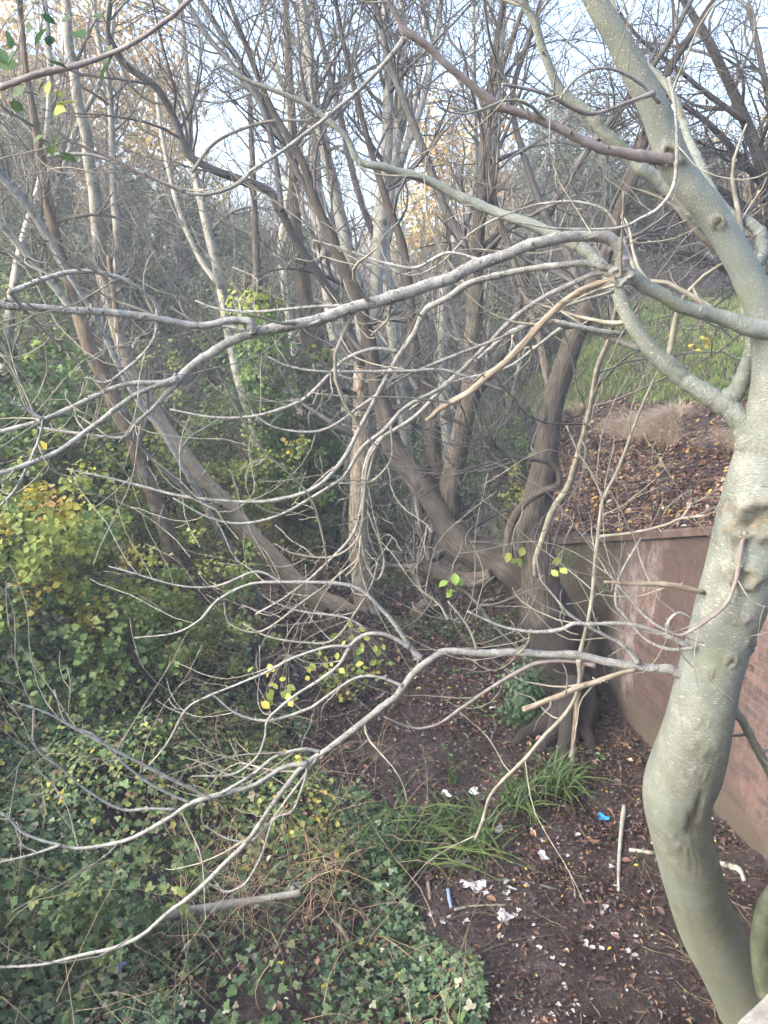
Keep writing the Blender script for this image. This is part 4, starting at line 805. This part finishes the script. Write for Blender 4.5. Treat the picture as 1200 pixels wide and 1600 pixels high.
# ------------------------------------------------------------------ bramble cover on the left
# edge of the bare floor, x as a function of y
EY = np.array([3.0, 4.0, 5.2, 6.4, 8.2, 9.4, 10.4, 12, 14, 18]); EX = np.array([.36, .28, .02, -.22, -1.3, -2.3, -3.1, -2.6, -1.7, -1.6])
def edge(y): return np.interp(y, EY, EX)
def bh(x, y):
    s = edge(y) - x
    h = .10 + .22 * sst(0, .8, s) + .33 * np.clip(s - .7, 0, 6) * sst(2.5, 8, y)
    lump = .8 + .45 * nz(x, y, 21, 1.2, 7)
    return np.clip(h, 0, 2.3) * np.clip(lump, .15, 2.0)
def cover(n, seed, cond, top=.75):
    r = np.random.default_rng(seed); x = r.uniform(-8.5, 1.2, n); y = r.uniform(2.6, 17, n)
    fade = edge(y) - x + .28 * nz(x, y, 33, 1.5, 9)
    m = (fade > 0) & cond(x, y, r); x, y = x[m], y[m]; h = bh(x, y)
    q = np.maximum(r.uniform(0, 1, len(x)), r.uniform(0, 1, len(x)) * (r.random(len(x)) < top)); z = terrain(x, y) + h * q + .03
    e = .1; gx = (bh(x + e, y) + terrain(x + e, y) - bh(x - e, y) - terrain(x - e, y)) / (2 * e); gy = (bh(x, y + e) + terrain(x, y + e) - bh(x, y - e) - terrain(x, y - e)) / (2 * e)
    N = norm(np.stack([-gx * .6, -gy * .6 - .15, np.ones_like(x)], 1) + r.normal(size=(len(x), 3)) * .38)
    return np.stack([x, y, z], 1), N, r
def dens(x, y, seed, a, b): return sst(a, b, nz(x, y, seed, .9, 6))
BR = [(.042, .078, .046), (.068, .12, .066), (.108, .17, .09), (.155, .215, .10), (.24, .27, .19), (.34, .30, .06)]
keep = lambda x, y, r: (r.random(len(x)) < np.clip(1.25 - y * .045, .3, 1)) & (r.random(len(x)) < .12 + .88 * dens(x, y, 51, -.9, .3))
c, N, r = cover(215000, 401, keep); n = len(c)
patch = lambda c, sd_: (1 + .22 * np.clip(nz(c[:, 0], c[:, 1], sd_, .8, 5), -1.5, 1.8))[:, None] * np.array([1, 1, 1]) + np.clip(nz(c[:, 0], c[:, 1], sd_ + 1, .8, 6), 0, 2)[:, None] * np.array([.45, .22, .0])
tag(mesh_np('bramble_leaves', *(lambda q: (q[0], q[1], M['leaf'], None, None, q[3]))(leaves(c, N, r.uniform(.025, .015 + .07 * (.5 + .5 * r.random(n)), n), T_tri(), palette(n, BR, [3.5, 4.5, 3.8, 2.4, 1.2, .15], .35, 1) * patch(c, 55), 2))), 'dark green bramble leaves covering the left bank', kind='stuff')
print('bramble', n)
c, N, r = cover(130000, 402, lambda x, y, r: (y > 5.2) & (r.random(len(x)) < .25 + .6 * dens(x, y, 52, -.5, .8)) & (x < edge(y) - .3)); n = len(c)
tag(mesh_np('undergrowth_leaves', *(lambda q: (q[0], q[1], M['leaf'], None, None, q[3]))(leaves(c, N, r.uniform(.025, .06, n), T_ovate(.38), palette(n, [(.10, .155, .06), (.16, .23, .07), (.25, .31, .09), (.42, .38, .09), (.25, .19, .11)], [3, 4, 3, .6, .8], .25, 3) * patch(c, 57), 4))), 'small fresh green leaves mixed among the brambles', kind='stuff')
c, N, r = cover(14000, 403, lambda x, y, r: (y < 6.5)); n = len(c)
tag(mesh_np('ivy_leaves', *(lambda q: (q[0], q[1], M['leaf'], None, None, q[3]))(leaves(c, N, r.uniform(.04, .08, n), T_lobe(), palette(n, [(.04, .085, .035), (.08, .14, .05), (.14, .20, .09)], [4, 3, 1.5], .25, 5), 6))), 'lobed ivy and nettle leaves low among the near brambles', kind='stuff')
c, N, r = cover(16000, 407, lambda x, y, r: r.random(len(x)) < .6); n = len(c)
tag(mesh_np('dead_leaves', *(lambda q: (q[0], q[1], M['litter'], None, None, q[3]))(leaves(c, N, r.uniform(.03, .07, n), T_ovate(.3, .14, .3), palette(n, [(.10, .065, .045), (.18, .12, .08), (.28, .21, .15), (.34, .33, .28)], [4, 4, 2, .8], .3, 7), 8))), 'withered brown leaves caught among the brambles', kind='stuff')
# canes
def canereg(r, n):
    x = r.uniform(-7.5, .9, n); y = r.uniform(2.8, 14, n); m = x < edge(y) + .2; return x[m], y[m]
tangle('bramble_canes', 'thin arching bramble canes threading through the leaves', canereg, 900, (.4, 1.6), .0028, 'cane', 404, wig=.15, arch=-.16, zr=(.05, .5), sub=2)
tangle('dead_stems', 'straw-coloured dead stems tangled in the near brambles', box(-1.5, -.4, 4.5, 5.4), 130, (.3, .9), .0022, 'strawm', 405, wig=.18, arch=-.12, zr=(.1, .45), sub=2)
tangle('dead_stems', 'dry tan stems lying among the brambles', canereg, 800, (.3, 1.1), .0022, 'strawm', 406, wig=.18, arch=-.2, zr=(.1, .8), sub=1, up=.4)

# leafy shrubs rising from the brambles
def shrub(label, x, y, rx, h, n, cols, wts, size, seed, tm=None, z0=.0):
    r = np.random.default_rng(seed); th = Thing('leafy_shrub', (x, y, float(terrain(x, y))), label, 'shrub')
    st, cr, (tips, b) = grow(seed, h * .95, 9, rx * .25, 7, 4, 3, .012, lean=.45, bias=(0, 0, -.01), rmin=.0022, bend=.1)
    B = th.b; v = merge([st, cr]); th.add('stems', (v[0] + B, v[1], v[2]), M['cane'])
    k = (r.random(n) ** 1.4 * 70).astype(int); cc = norm(r.normal(size=(70, 3))) * r.uniform(.2, 1.25, (70, 1)) * [rx, rx * .8, h * .55]; rad = r.uniform(.08, .26, 70) * rx
    o = norm(r.normal(size=(n, 3))); p = cc[k] + o * (rad[k] * r.uniform(.3, 1.1, n))[:, None] + [0, 0, h * .5 + z0]
    th.add('foliage', leaves(p + B, norm(r.normal(size=(n, 3)) * .62 + [0, -.3, .9]), r.uniform(.5, 1.25, n) * size, tm or T_ovate(.42, .09, .2), palette(n, cols, wts, .2, seed), seed), M['leaf'])
YG = [(.10, .155, .05), (.18, .24, .065), (.28, .33, .08), (.44, .39, .08), (.38, .27, .09)]
shrub('round-leaved shrub turning yellow halfway up the left edge', -3.5, 7.2, 1.1, 1.9, 5600, YG, [2.5, 4, 3, 1.6, .2], .075, 501)
shrub('yellow-green shrub with small leaves right of the yellowing one', -2.4, 7.9, 1.0, 1.4, 4600, YG, [4, 5, 2.5, .5, .1], .055, 502)
shrub('fresh green broad-leaved bush in the bottom left corner', -1.9, 4.3, .65, .75, 650, [(.05, .09, .04), (.08, .13, .05), (.14, .18, .06)], [4, 4, 1.5], .065, 503, T_tri())
shrub('loose green shrub with big leaves left under the arching boughs', -4.6, 9.2, 1.2, 2.6, 2600, [(.06, .11, .04), (.10, .17, .05), (.18, .25, .06), (.45, .36, .04)], [4, 4, 2, .3], .085, 504)
shrub('pale green shrub below the foot of the slanting brown trunk', -3.2, 10.4, 1.1, 1.7, 2600, YG, [5, 4, 2, .25, .05], .065, 505)
shrub('yellow-green bush between the ivy trunks and the pale leaning tree', -2.2, 12.6, 1.1, 2.2, 2600, YG, [4, 4, 2.5, .4, .05], .075, 506)
shrub('dark leafy bush at the foot of the ivy trunks', -.9, 14.4, 1.4, 1.9, 3000, [(.045, .085, .035), (.075, .13, .045), (.13, .19, .065)], [4, 3, 2], .075, 507)
shrub('dark green bush behind the curved willow trunk', .9, 15.2, 1.4, 1.7, 3000, [(.045, .08, .035), (.075, .12, .045), (.12, .17, .06)], [4, 3, 1.5], .07, 508)
shrub('dark ferny clump at the near edge of the brambles', -.12, 5.55, .34, .34, 1300, [(.025, .06, .03), (.04, .085, .04), (.06, .12, .05)], [4, 4, 2], .045, 509, T_small(.2))
shrub('big-leaved dark shrub at the left edge above the yellow one', -5.4, 10.6, 1.3, 3.1, 2600, [(.04, .08, .035), (.07, .13, .045), (.14, .2, .06)], [4, 4, 1], .09, 510)
shrub('small yellow-leaved bush seen behind the willow through the twigs', 2.6, 13.5, .5, 1.6, 420, YG, [1, 3, 4, 3, 1], .075, 511)
shrub('thin low bush with yellow leaves in front of the straight brown tree', -.45, 8.3, .4, .45, 120, YG, [1, 4, 4, 2, 0], .07, 512)
shrub('green bush at the left edge of the far grassy bank', 3.0, 16.2, 1.2, 1.5, 2200, [(.05, .09, .035), (.08, .13, .045), (.15, .2, .06)], [4, 3, 1.5], .065, 513)

# ------------------------------------------------------------------ leaf litter and debris of the floor
def floorpts(n, seed, y0=2.8, y1=18, behind=True):
    r = np.random.default_rng(seed); y = y0 + (y1 - y0) * r.uniform(0, 1, n) ** 1.5; x = r.uniform(-3.4, 4.2, n)
    m = x > edge(y) - .8
    if not behind: m &= x < wall_x(y) - .03
    else: m &= ~((x > wall_x(y) - .03) & (x < wall_x(y) + .42) & (y < WALL_END))
    return x[m], y[m], r
x, y, r = floorpts(120000, 601); m = r.random(len(x)) < np.clip(.6 + .15 * (y - 4) + .3 * nz(x, y, 62, 1.5, 9), .25, 1); x, y = x[m], y[m]; n = len(x); pc = np.stack([x, y, terrain(x, y) + r.uniform(.003, .03, n)], 1)
LT = [(.05, .031, .029), (.10, .06, .05), (.17, .10, .075), (.24, .16, .10), (.34, .26, .18), (.38, .28, .06), (.09, .08, .085)]
N = norm(r.normal(size=(n, 3)) * .5 + [0, 0, 1])
lf = leaves(pc, N, r.uniform(.010, .020 + .0042 * y, n) * np.where(r.random(n) < .10, r.uniform(1.5, 2.6, n), 1), T_ovate(.26, .16, .35), palette(n, LT + [(.16, .165, .17), (.32, .32, .31), (.07, .10, .04)], [9, 6, 2.6, 1.0, .5, .2, 2.5, 1.2, .25, .8], .45, 8), 9)
tag(mesh_np('leaf_litter', lf[0], lf[1], M['litter'], None, None, lf[3]), 'brown fallen leaves over the gully floor', kind='stuff')
def bankpts(r, n):
    y = r.uniform(3, 17, n); x = r.uniform(2.2, 9, n); m = x > np.where(y < WALL_END, wall_x(np.minimum(y, WALL_END)) + .45, 2.6); return x[m], y[m]
r = np.random.default_rng(602); x, y = bankpts(r, 60000); m = (terrain(x, y) < np.clip(3.3 - .13 * (y - 11), 1.9, 9) + .2 * nz(x, y, 71, .7, 4)) & (r.random(len(x)) < np.where(terrain(x, y) < np.clip(2.6 - .13 * (y - 11), 1.2, 9), 1, .6)); x, y = x[m], y[m]; n = len(x); N = norm(r.normal(size=(n, 3)) * .45 + [-.5, -.2, 1])
lf = leaves(np.stack([x, y, terrain(x, y) + r.uniform(.003, .03, n)], 1), N, r.uniform(.03, .085, n), T_ovate(.3, .12, .2), palette(n, LT, [4, 5, 3, 2, 1.2, .5, 1], .3, 18), 19)
tag(mesh_np('bank_leaf_litter', lf[0], lf[1], M['litter'], None, None, lf[3]), 'rust and brown fallen leaves on the bank above the wall', kind='stuff')
def twigreg(r, n):
    y = r.uniform(3.2, 14, n); x = r.uniform(-2.6, 3, n); m = (x > edge(y) - .3) & (x < wall_x(y) - .1); return x[m], y[m]
tangle('fallen_twigs', 'small fallen twigs lying on the gully floor', twigreg, 900, (.12, .7), .003, 'cane', 603, wig=.12, arch=-.3, zr=(.01, .03), sub=1, up=.05)
tangle('fallen_twigs', 'thin pale dead stems lying over the right bank', lambda r, n: bankpts(r, n), 500, (.3, 1.2), .003, 'strawm', 604, wig=.15, arch=-.15, zr=(.01, .1), sub=1, up=.3)
# sparse low green on the floor
r = np.random.default_rng(605); y = r.uniform(5.9, 11, 4200); x = r.uniform(-1.2, 2.6, 4200); m = (nz(x, y, 61, 1.2, 7) > .7) & (x > edge(y) - .2) & (x < wall_x(y) - .2); x, y = x[m], y[m]; n = len(x)
lf = leaves(np.stack([x, y, terrain(x, y) + r.uniform(.02, .09, n)], 1), norm(r.normal(size=(n, 3)) * .4 + [0, -.1, 1]), r.uniform(.03, .06, n), T_ovate(.4), palette(n, [(.05, .10, .04), (.09, .15, .05), (.14, .19, .09)], [4, 4, 1.5], .25, 20), 21)
tag(mesh_np('ground_ivy', lf[0], lf[1], M['leaf'], None, None, lf[3]), 'sparse small green leaves creeping over the floor', kind='stuff')

# grass
def blades(x, y, h, wdt, lean, cols, seed, K=5, z=None):
    r = np.random.default_rng(seed); n = len(x); z = terrain(x, y) if z is None else z
    an = r.uniform(0, 6.28, n); hd = np.stack([np.cos(an), np.sin(an), 0 * an], 1); sd_ = np.stack([-np.sin(an), np.cos(an), 0 * an], 1)
    h = h * r.uniform(.6, 1.2, n); ln = lean * r.uniform(.4, 1.6, n); t = np.linspace(0, 1, K)
    C = np.stack([x, y, z], 1)[:, None] + hd[:, None] * (h * ln)[:, None, None] * (t ** 1.8)[None, :, None] + np.array([0, 0, 1]) * (h[:, None] * (t - .45 * np.clip(ln, 0, 1.4)[:, None] * t ** 3)[:])[:, :, None]
    wv = (wdt * (1 - t ** 2 * .95))[None, :, None]
    V = np.stack([C - sd_[:, None] * wv, C + sd_[:, None] * wv], 2)
    idx = np.arange(n * K * 2).reshape(n, K, 2); f = np.stack([idx[:, :-1, 0], idx[:, :-1, 1], idx[:, 1:, 1], idx[:, 1:, 0]], -1).reshape(-1, 4)
    return V.reshape(-1, 3), f, None, np.repeat(cols, K * 2, 0)
GR = [(.045, .085, .03), (.075, .13, .04), (.12, .18, .055), (.22, .22, .10)]
def tuft(label, px, py, rad, n, h, seed, lean=.9, cat='grass tuft'):
    r = np.random.default_rng(seed); c = ground(px, py); x = c[0] + r.normal(size=n) * rad; y = c[1] + r.normal(size=n) * rad
    th = Thing('grass_tuft', c, label, cat); th.add('blades', blades(x, y, h, .011, lean, palette(n, GR, [3, 4, 2, .3], .2, seed), seed), M['grassm'])
tuft('bright green grass tuft by the thin stem in front of the wall foot', 872, 1235, .07, 85, .42, 701)
tuft('strappy green tuft left of the bright one on the litter', 812, 1262, .08, 55, .36, 702, 1.2)
tuft('long-bladed tuft under the hanging pale bough', 745, 1325, .10, 55, .34, 703, 1.3)
tuft('flattened strappy leaves at the edge of the brambles', 630, 1300, .12, 45, .45, 704, 1.5)
tuft('flattened green blades just below the strappy leaves', 655, 1345, .08, 25, .38, 705, 1.6)
tuft('short upright blades alone on the brown litter', 705, 1225, .02, 14, .3, 706, .4)
tuft('thin grass tuft leaning out over the paper scraps', 700, 1290, .06, 25, .26, 707, 1.2)
r = np.random.default_rng(710)
def gb_(n, cond, x1=13, y1=24):
    y = r.uniform(9, y1, n); x = r.uniform(2.5, x1, n); m = cond(x, y); return x[m], y[m]
x, y = gb_(110000, lambda x, y: (terrain(x, y) > np.clip(3.2 - .13 * (y - 11), 1.9, 9) + .22 * nz(x, y, 71, .7, 4)) & (y > 10.5)); n = len(x)
b_ = blades(x, y, .16, .006, .8, palette(n, [(.09, .16, .04), (.15, .25, .055), (.23, .32, .09), (.36, .33, .18)], [2, 4, 3, 2], .2, 71), 72, K=4)
tag(mesh_np('bank_grass', b_[0], b_[1], M['grassm'], None, None, b_[3]), 'bright green grass on top of the right bank', kind='stuff')
x, y = gb_(240000, lambda x, y: (nz(x, y, 73, 1.2, 6) > .15) & (terrain(x, y) > np.clip(2.55 - .13 * (y - 11), 1.2, 9)) & (terrain(x, y) < 3.4 - .13 * (y - 11)) & (x > 3.0), 8.5, 18); n = len(x)
b_ = blades(x, y, .34, .0045, 1.4, palette(n, [(.40, .30, .22), (.55, .43, .34), (.66, .56, .45), (.26, .26, .13)], [3, 4, 2, 1], .2, 73), 74, K=5)
tag(mesh_np('dry_grass', b_[0], b_[1], M['grassm'], None, None, b_[3]), 'matted straw-coloured dead grass on the right bank', kind='stuff')
x = r.uniform(-.5, 3.4, 6000); y = r.uniform(12, 17.5, 6000); m = nz(x, y, 75, .8, 4) > .1; x, y = x[m], y[m]; n = len(x)
b_ = blades(x, y, .2, .006, .9, palette(n, [(.05, .09, .03), (.09, .14, .05), (.16, .2, .09)], [3, 4, 2], .2, 75), 76, K=4)
tag(mesh_np('rough_grass', b_[0], b_[1], M['grassm'], None, None, b_[3]), 'thin rough grass behind the willow', kind='stuff')

# spreading roots at the willow foot
for k, (px, py, qx, qy, w0) in enumerate([(880, 1110, 800, 1165, 44), (895, 1120, 868, 1195, 40), (905, 1110, 925, 1180, 36), (870, 1100, 770, 1120, 40), (900, 1090, 948, 1120, 34), (885, 1115, 835, 1185, 36)]):
    g0 = ground(px, py); g1 = ground(qx, qy); rr = np.random.default_rng(k + 70); L0 = size_at(px, py, g0[1], w0) / 2
    pts = np.array([g0 + (g1 - g0) * u + np.array([rr.normal() * .03, rr.normal() * .03, 0]) for u in (0, .3, .55, .8, 1.1)]); pts[:, 2] = np.array([.42, .20, .06, .0, -.06]) + terrain(pts[:, 0], pts[:, 1])
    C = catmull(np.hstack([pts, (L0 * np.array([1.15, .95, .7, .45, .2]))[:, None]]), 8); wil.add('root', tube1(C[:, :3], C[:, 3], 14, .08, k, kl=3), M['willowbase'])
# ivy on willow base
c0 = at(812, 1090, 7.75); r = np.random.default_rng(77); n = 1500; o = norm(r.normal(size=(n, 3)) * [1, .6, 1]); p = c0 + [.08, 0, -.1] + o * r.uniform(.1, 1, (n, 1)) * [.24, .14, .5] * (1 + .35 * r.normal(size=(n, 1))); p[:, 2] = np.maximum(p[:, 2], .05)
wil.add('ivy', leaves(p, norm(o + [0, -.6, .3]), r.uniform(.035, .06, n), T_lobe(), palette(n, [(.035, .08, .045), (.06, .12, .06), (.10, .17, .09)], [4, 4, 1], .25, 77), 78), M['leaf'])
# small leafy sprigs on boughs
def sprig(px, py, Y, n, size, spread, seed, cols=YG, wts=(0, 2, 4, 3, 0)):
    r = np.random.default_rng(seed); c0 = at(px, py, Y); c = c0 + r.normal(size=(n, 3)) * spread * [1, .6, .6]
    k3 = np.linspace(0, 1, 4)[None, :, None]; tw = c0 + [0, .02, .02 + spread]; st = tw + (c[:, None] - tw) * k3 + np.array([0, 0, .3 * spread]) * np.sin(k3 * math.pi)
    up_ = np.stack([tw, tw + [.01, .01, .05], tw + [.04, .03, .10], tw + [.05, .05, .15]])[None]
    sk = merge([tubes(st, np.full((n, 4), .0009), 3), tubes(up_, np.full((1, 4), .0016), 4)]); fg.add('stalks', sk, M['twig'])
    o = fg.add('foliage', leaves(c, norm(r.normal(size=(n, 3)) * .5 + [0, -.7, .7]), r.uniform(.7, 1.2, n) * size, T_ovate(.36), palette(n, cols, list(wts), .15, seed), seed), M['leaf'])
sprig(705, 915, 3.15, 7, .05, .02, 801, [(.22, .32, .07)] * 5); sprig(800, 868, 3.15, 5, .045, .035, 802, [(.27, .32, .08)] * 5); sprig(880, 885, 3.15, 4, .04, .05, 803, [(.27, .32, .08)] * 5)
sprig(548, 1020, 3.3, 26, .036, .09, 804, wts=(1, 4, 3, 1, 0)); sprig(450, 1065, 3.3, 24, .045, .10, 805, wts=(0, 2, 4, 3, 0)); sprig(925, 335 * 2, 3.2, 0 + 3, .03, .02, 806)
sprig(62, 80, 2.3, 16, .055, .10, 807, [(.05, .10, .04)] * 5); sprig(30, 130, 2.3, 10, .05, .08, 808, [(.06, .11, .04)] * 5); sprig(90, 158, 2.3, 5, .05, .02, 809, [(.20, .24, .05)] * 5); sprig(85, 230, 2.4, 6, .045, .03, 810, [(.08, .14, .04)] * 5)
sprig(55, 712, 2.45, 6, .035, .03, 811); sprig(1090, 540, 3.4, 10, .03, .02, 812, wts=(0, 0, 2, 4, 3)); sprig(470, 1185, 3.0, 3, .035, .01, 813, wts=(0, 0, 1, 4, 0))

# ------------------------------------------------------------------ rubbish, logs, sticks: separate things
def scrap(name, label, px, py, wpx, hpx, mat, seed, group=None, lift=.008, cat='litter'):
    r = np.random.default_rng(seed); c = ground(px, py, lift); Y = c[1]; a = size_at(px, py, Y, wpx); b_ = size_at(px, py, Y, hpx) * 1.5
    n = 7; g = np.linspace(-.5, .5, n); gx, gy = np.meshgrid(g, g); ph = r.uniform(0, 6.28, 4); amp = min(a, b_) * .10
    zz = amp * (np.sin(gx * 7 + ph[0] + gy * 3) + np.sin(gy * 8 + ph[1]) * .7 + r.normal(size=gx.shape) * .35)
    jx = gx * (1 + .3 * np.sin(gy * 5 + ph[2])) + r.normal(size=gx.shape) * .05; jy = gy * (1 + .35 * np.sin(gx * 4 + ph[3])) + r.normal(size=gx.shape) * .05
    rot = r.uniform(-.6, .6); X_ = jx * a; Y_ = jy * b_; V = np.stack([X_ * math.cos(rot) - Y_ * math.sin(rot), X_ * math.sin(rot) + Y_ * math.cos(rot), zz - zz.min()], -1).reshape(-1, 3) + c
    V2 = V + [0, 0, .0015]; k = n * n; idx = np.arange(k).reshape(n, n); f = np.stack([idx[:-1, :-1], idx[:-1, 1:], idx[1:, 1:], idx[1:, :-1]], -1).reshape(-1, 4)
    o = mesh_np(name, np.vstack([V, V2]) - c, np.vstack([f[:, ::-1], f + k]), M[mat], smooth=False); o.location = c
    tag(o, label, cat, group); return o
scrap('paper_scrap', 'largest white paper scrap, flat on the mud', 738, 1388, 32, 15, 'paper', 1)
scrap('paper_scrap', 'folded pale card below the white scraps', 788, 1438, 22, 12, 'paper', 2)
scrap('paper_scrap', 'long torn white paper near the bottom of the bare floor', 742, 1560, 12, 32, 'paper', 3)
scrap('paper_scrap', 'white paper square beside the crooked stick', 624, 1280, 13, 9, 'paper', 4)
scrap('plastic_scrap', 'crumpled bright blue plastic scrap', 941, 1281, 14, 10, 'blue', 5)
scrap('paper_scrap', 'white scrap just right of the hanging bough tip', 780, 1298, 9, 12, 'paper', 6)
scrap('paper_scrap', 'white scrap above the middle of the mud', 848, 1341, 13, 12, 'paper', 7)
scrap('paper_scrap', 'crushed white wrapper among the near brambles', 462, 1413, 18, 14, 'paper', 8, lift=.15)
scrap('paper_scrap', 'pale blue rag in the bottom left brambles', 188, 1553, 18, 14, 'blue2', 9, lift=.2)
scrap('paper_scrap', 'white tissue at the left of the bare floor', 697, 1243, 12, 10, 'paper', 10); scrap('paper_scrap', 'thin white scrap right of the tissue', 740, 1240, 14, 9, 'paper', 11)
G2 = 'small white paper scraps'
r = np.random.default_rng(900)
ctr = [(755, 1310, 14, 8), (770, 1400, 22, 9), (820, 1400, 20, 12), (790, 1430, 18, 6), (690, 1330, 30, 18), (830, 1480, 40, 18), (930, 1520, 30, 30), (640, 1470, 14, 20), (600, 1500, 10, 15), (880, 1370, 40, 25), (705, 1440, 12, 6), (950, 1440, 18, 30), (660, 1560, 22, 22), (900, 1580, 60, 14), (1000, 1480, 20, 40), (560, 1580, 16, 14), (780, 1540, 40, 30)]
for cx, cy, sx_, sy_ in ctr:
    for _ in range(6): scrap('paper_scrap', 'tiny white paper fleck trodden into the dark mud', cx + r.normal() * sx_, cy + r.normal() * sy_, r.uniform(3, 9), r.uniform(2, 5), 'paper', int(r.integers(1e6)), G2)
def stick(name, label, pts, mat, cat='stick', lift=0.0, sides=8, rough=.12, group=None):
    W = [];
    for p in pts:
        g = ground(p[0], p[1]); rr = size_at(p[0], p[1], g[1], p[2]) / 2; g[2] += rr * .8 + lift + (p[3] if len(p) > 3 else 0); W.append([*g, rr])
    C = catmull(np.array(W), 6); b0 = C[0, :3].copy(); v = tube1(C[:, :3] - b0, np.maximum(C[:, 3], .002), sides, rough, int(pts[0][0]), kl=3)
    o = mesh_np(name, v[0], v[1], M[mat], None, v[2]); o.location = b0; return tag(o, label, cat, group)
stick('peeled_stick', 'straight whitish peeled stick on the floor left of the grey trunk', [(975, 1262, 7), (970, 1310, 7), (967, 1350, 6), (966, 1395, 5)], 'birch')
stick('plastic_pipe', 'short pale pipe poking out left of the grey trunk', [(983, 1331, 7), (1002, 1333, 6), (1022, 1336, 6)], 'birch', 'pipe', rough=0)
stick('fallen_branch', 'pale crooked dead branch between trunk and wall foot', [(1120, 1352, 8), (1140, 1356, 9), (1155, 1364, 9), (1162, 1380, 7)], 'birch')
stick('plastic_strip', 'small pale blue plastic strip on the mud', [(700, 1393, 6), (702, 1408, 6), (705, 1420, 5)], 'blue2', 'litter', rough=0)
stick('wood_splinter', 'yellowish wood splinter standing out on the mud', [(668, 1372, 6), (670, 1390, 6), (672, 1408, 5)], 'dead')
stick('crooked_stick', 'short crooked brown stick lying on the flattened grass', [(633, 1272, 9), (638, 1285, 9), (643, 1297, 9), (636, 1311, 8)], 'brown', lift=.05)
stick('fallen_branch', 'thin dark branch lying across the mud above the white scraps', [(640, 1345, 5), (690, 1350, 6), (735, 1348, 5)], 'bgdark'); stick('fallen_branch', 'dark wet branch just below the other dark one', [(650, 1368, 6), (690, 1360, 6), (725, 1352, 5)], 'bgdark')
stick('fallen_branch', 'forked pale twig below the flat white paper', [(710, 1425, 5), (740, 1418, 4), (790, 1418, 4)], 'twig'); stick('fallen_branch', 'slim dark branch crossing the middle of the mud', [(750, 1380, 4), (800, 1378, 5), (870, 1392, 5)], 'bgdark')
stick('fallen_pole', 'long white pole half hidden in the near brambles', [(190, 1512, 13), (260, 1500, 14), (330, 1482, 14), (400, 1470, 12), (470, 1456, 10)], 'birch', 'pole', lift=.33)
stick('fallen_branch', 'brown leaning stick in the brambles near the bottom', [(520, 1455, 6, .1), (540, 1490, 6, .15), (560, 1530, 6, .1)], 'brown')
stick('log', 'short rotten log lying on the litter near the straight brown tree', [(650, 970, 26), (662, 962, 28), (680, 950, 24)], 'brown', 'log', sides=14)
stick('fallen_branch', 'long thin dead branch bowing over the litter behind', [(604, 812, 3, .35), (625, 850, 4, .25), (655, 878, 5, .12), (700, 888, 6, .05)], 'willow')
stick('thin_stem', 'thin brown sapling stem rising beside the willow foot', [(892, 1215, 9), (896, 1170, 8, .25), (905, 1120, 8, .7), (925, 1085, 8, .95)], 'brown', 'sapling')
# mossy second trunk at the right edge
P, R = trace([(1240, 1640, 40), (1205, 1560, 40), (1192, 1500, 34), (1192, 1450, 32), (1202, 1410, 30), (1230, 1370, 28)], 3.3, 3.3)
t2 = Thing('mossy_stem', tuple(P[0] * [1, 1, 0]), 'dark mossy stem curving at the right edge beside the grey trunk foot', 'tree'); t2.add('trunk', tube1(P, R, 24, .04, 5), M['mossy'])
# further green bushes filling the shade under the thicket
for k, (x, y, rx, h, n, lb) in enumerate([
    (-4.4, 12.8, 1.5, 2.6, 3200, 'mid-green bush directly behind the peeling brown trunk'),
    (-6.6, 12.2, 1.6, 3.0, 3000, 'big dull green bush at the left edge behind the birch stem'),
    (-3.0, 15.2, 1.6, 2.8, 3200, 'dark bush far back between the pale leaning tree and the slender birch'),
    (-1.9, 12.9, .8, .9, 1500, 'low green bush around the foot of the leaning ivy stem'),
    (-3.0, 6.6, .9, 1.1, 2600, 'mid-green bush below the yellowing shrub'),
    (2.2, 18.5, 1.6, 2.4, 2600, 'dull green bush far behind the willow')]):
    shrub(lb, x, y, rx, h, n, [(.06, .105, .045), (.10, .16, .055), (.17, .23, .075), (.32, .32, .08)], [3, 4, 3, .6], .075, 540 + k)
# ------------------------------------------------------------------ haze box added to lift the dark tones like a lens veil
hz = bpy.data.meshes.new('haze'); import bmesh
bm = bmesh.new(); bmesh.ops.create_cube(bm, size=1); bm.to_mesh(hz); bm.free()
ho = bpy.data.objects.new('haze', hz); COL.objects.link(ho); ho.location = (0, 28, 9.6); ho.scale = (170, 132, 24.8)
tag(ho, 'thin pale haze added over the whole scene to lift its dark tones like a lens veil', kind='stuff')
m = bpy.data.materials.new('haze'); m.use_nodes = True; t = m.node_tree; t.nodes.clear(); out = t.nodes.new('ShaderNodeOutputMaterial'); pv = t.nodes.new('ShaderNodeVolumePrincipled')
pv.inputs['Color'].default_value = (.86, .92, 1, 1); pv.inputs['Density'].default_value = .0038; pv.inputs['Anisotropy'].default_value = .2
t.links.new(pv.outputs[0], out.inputs['Volume']); hz.materials.append(m)
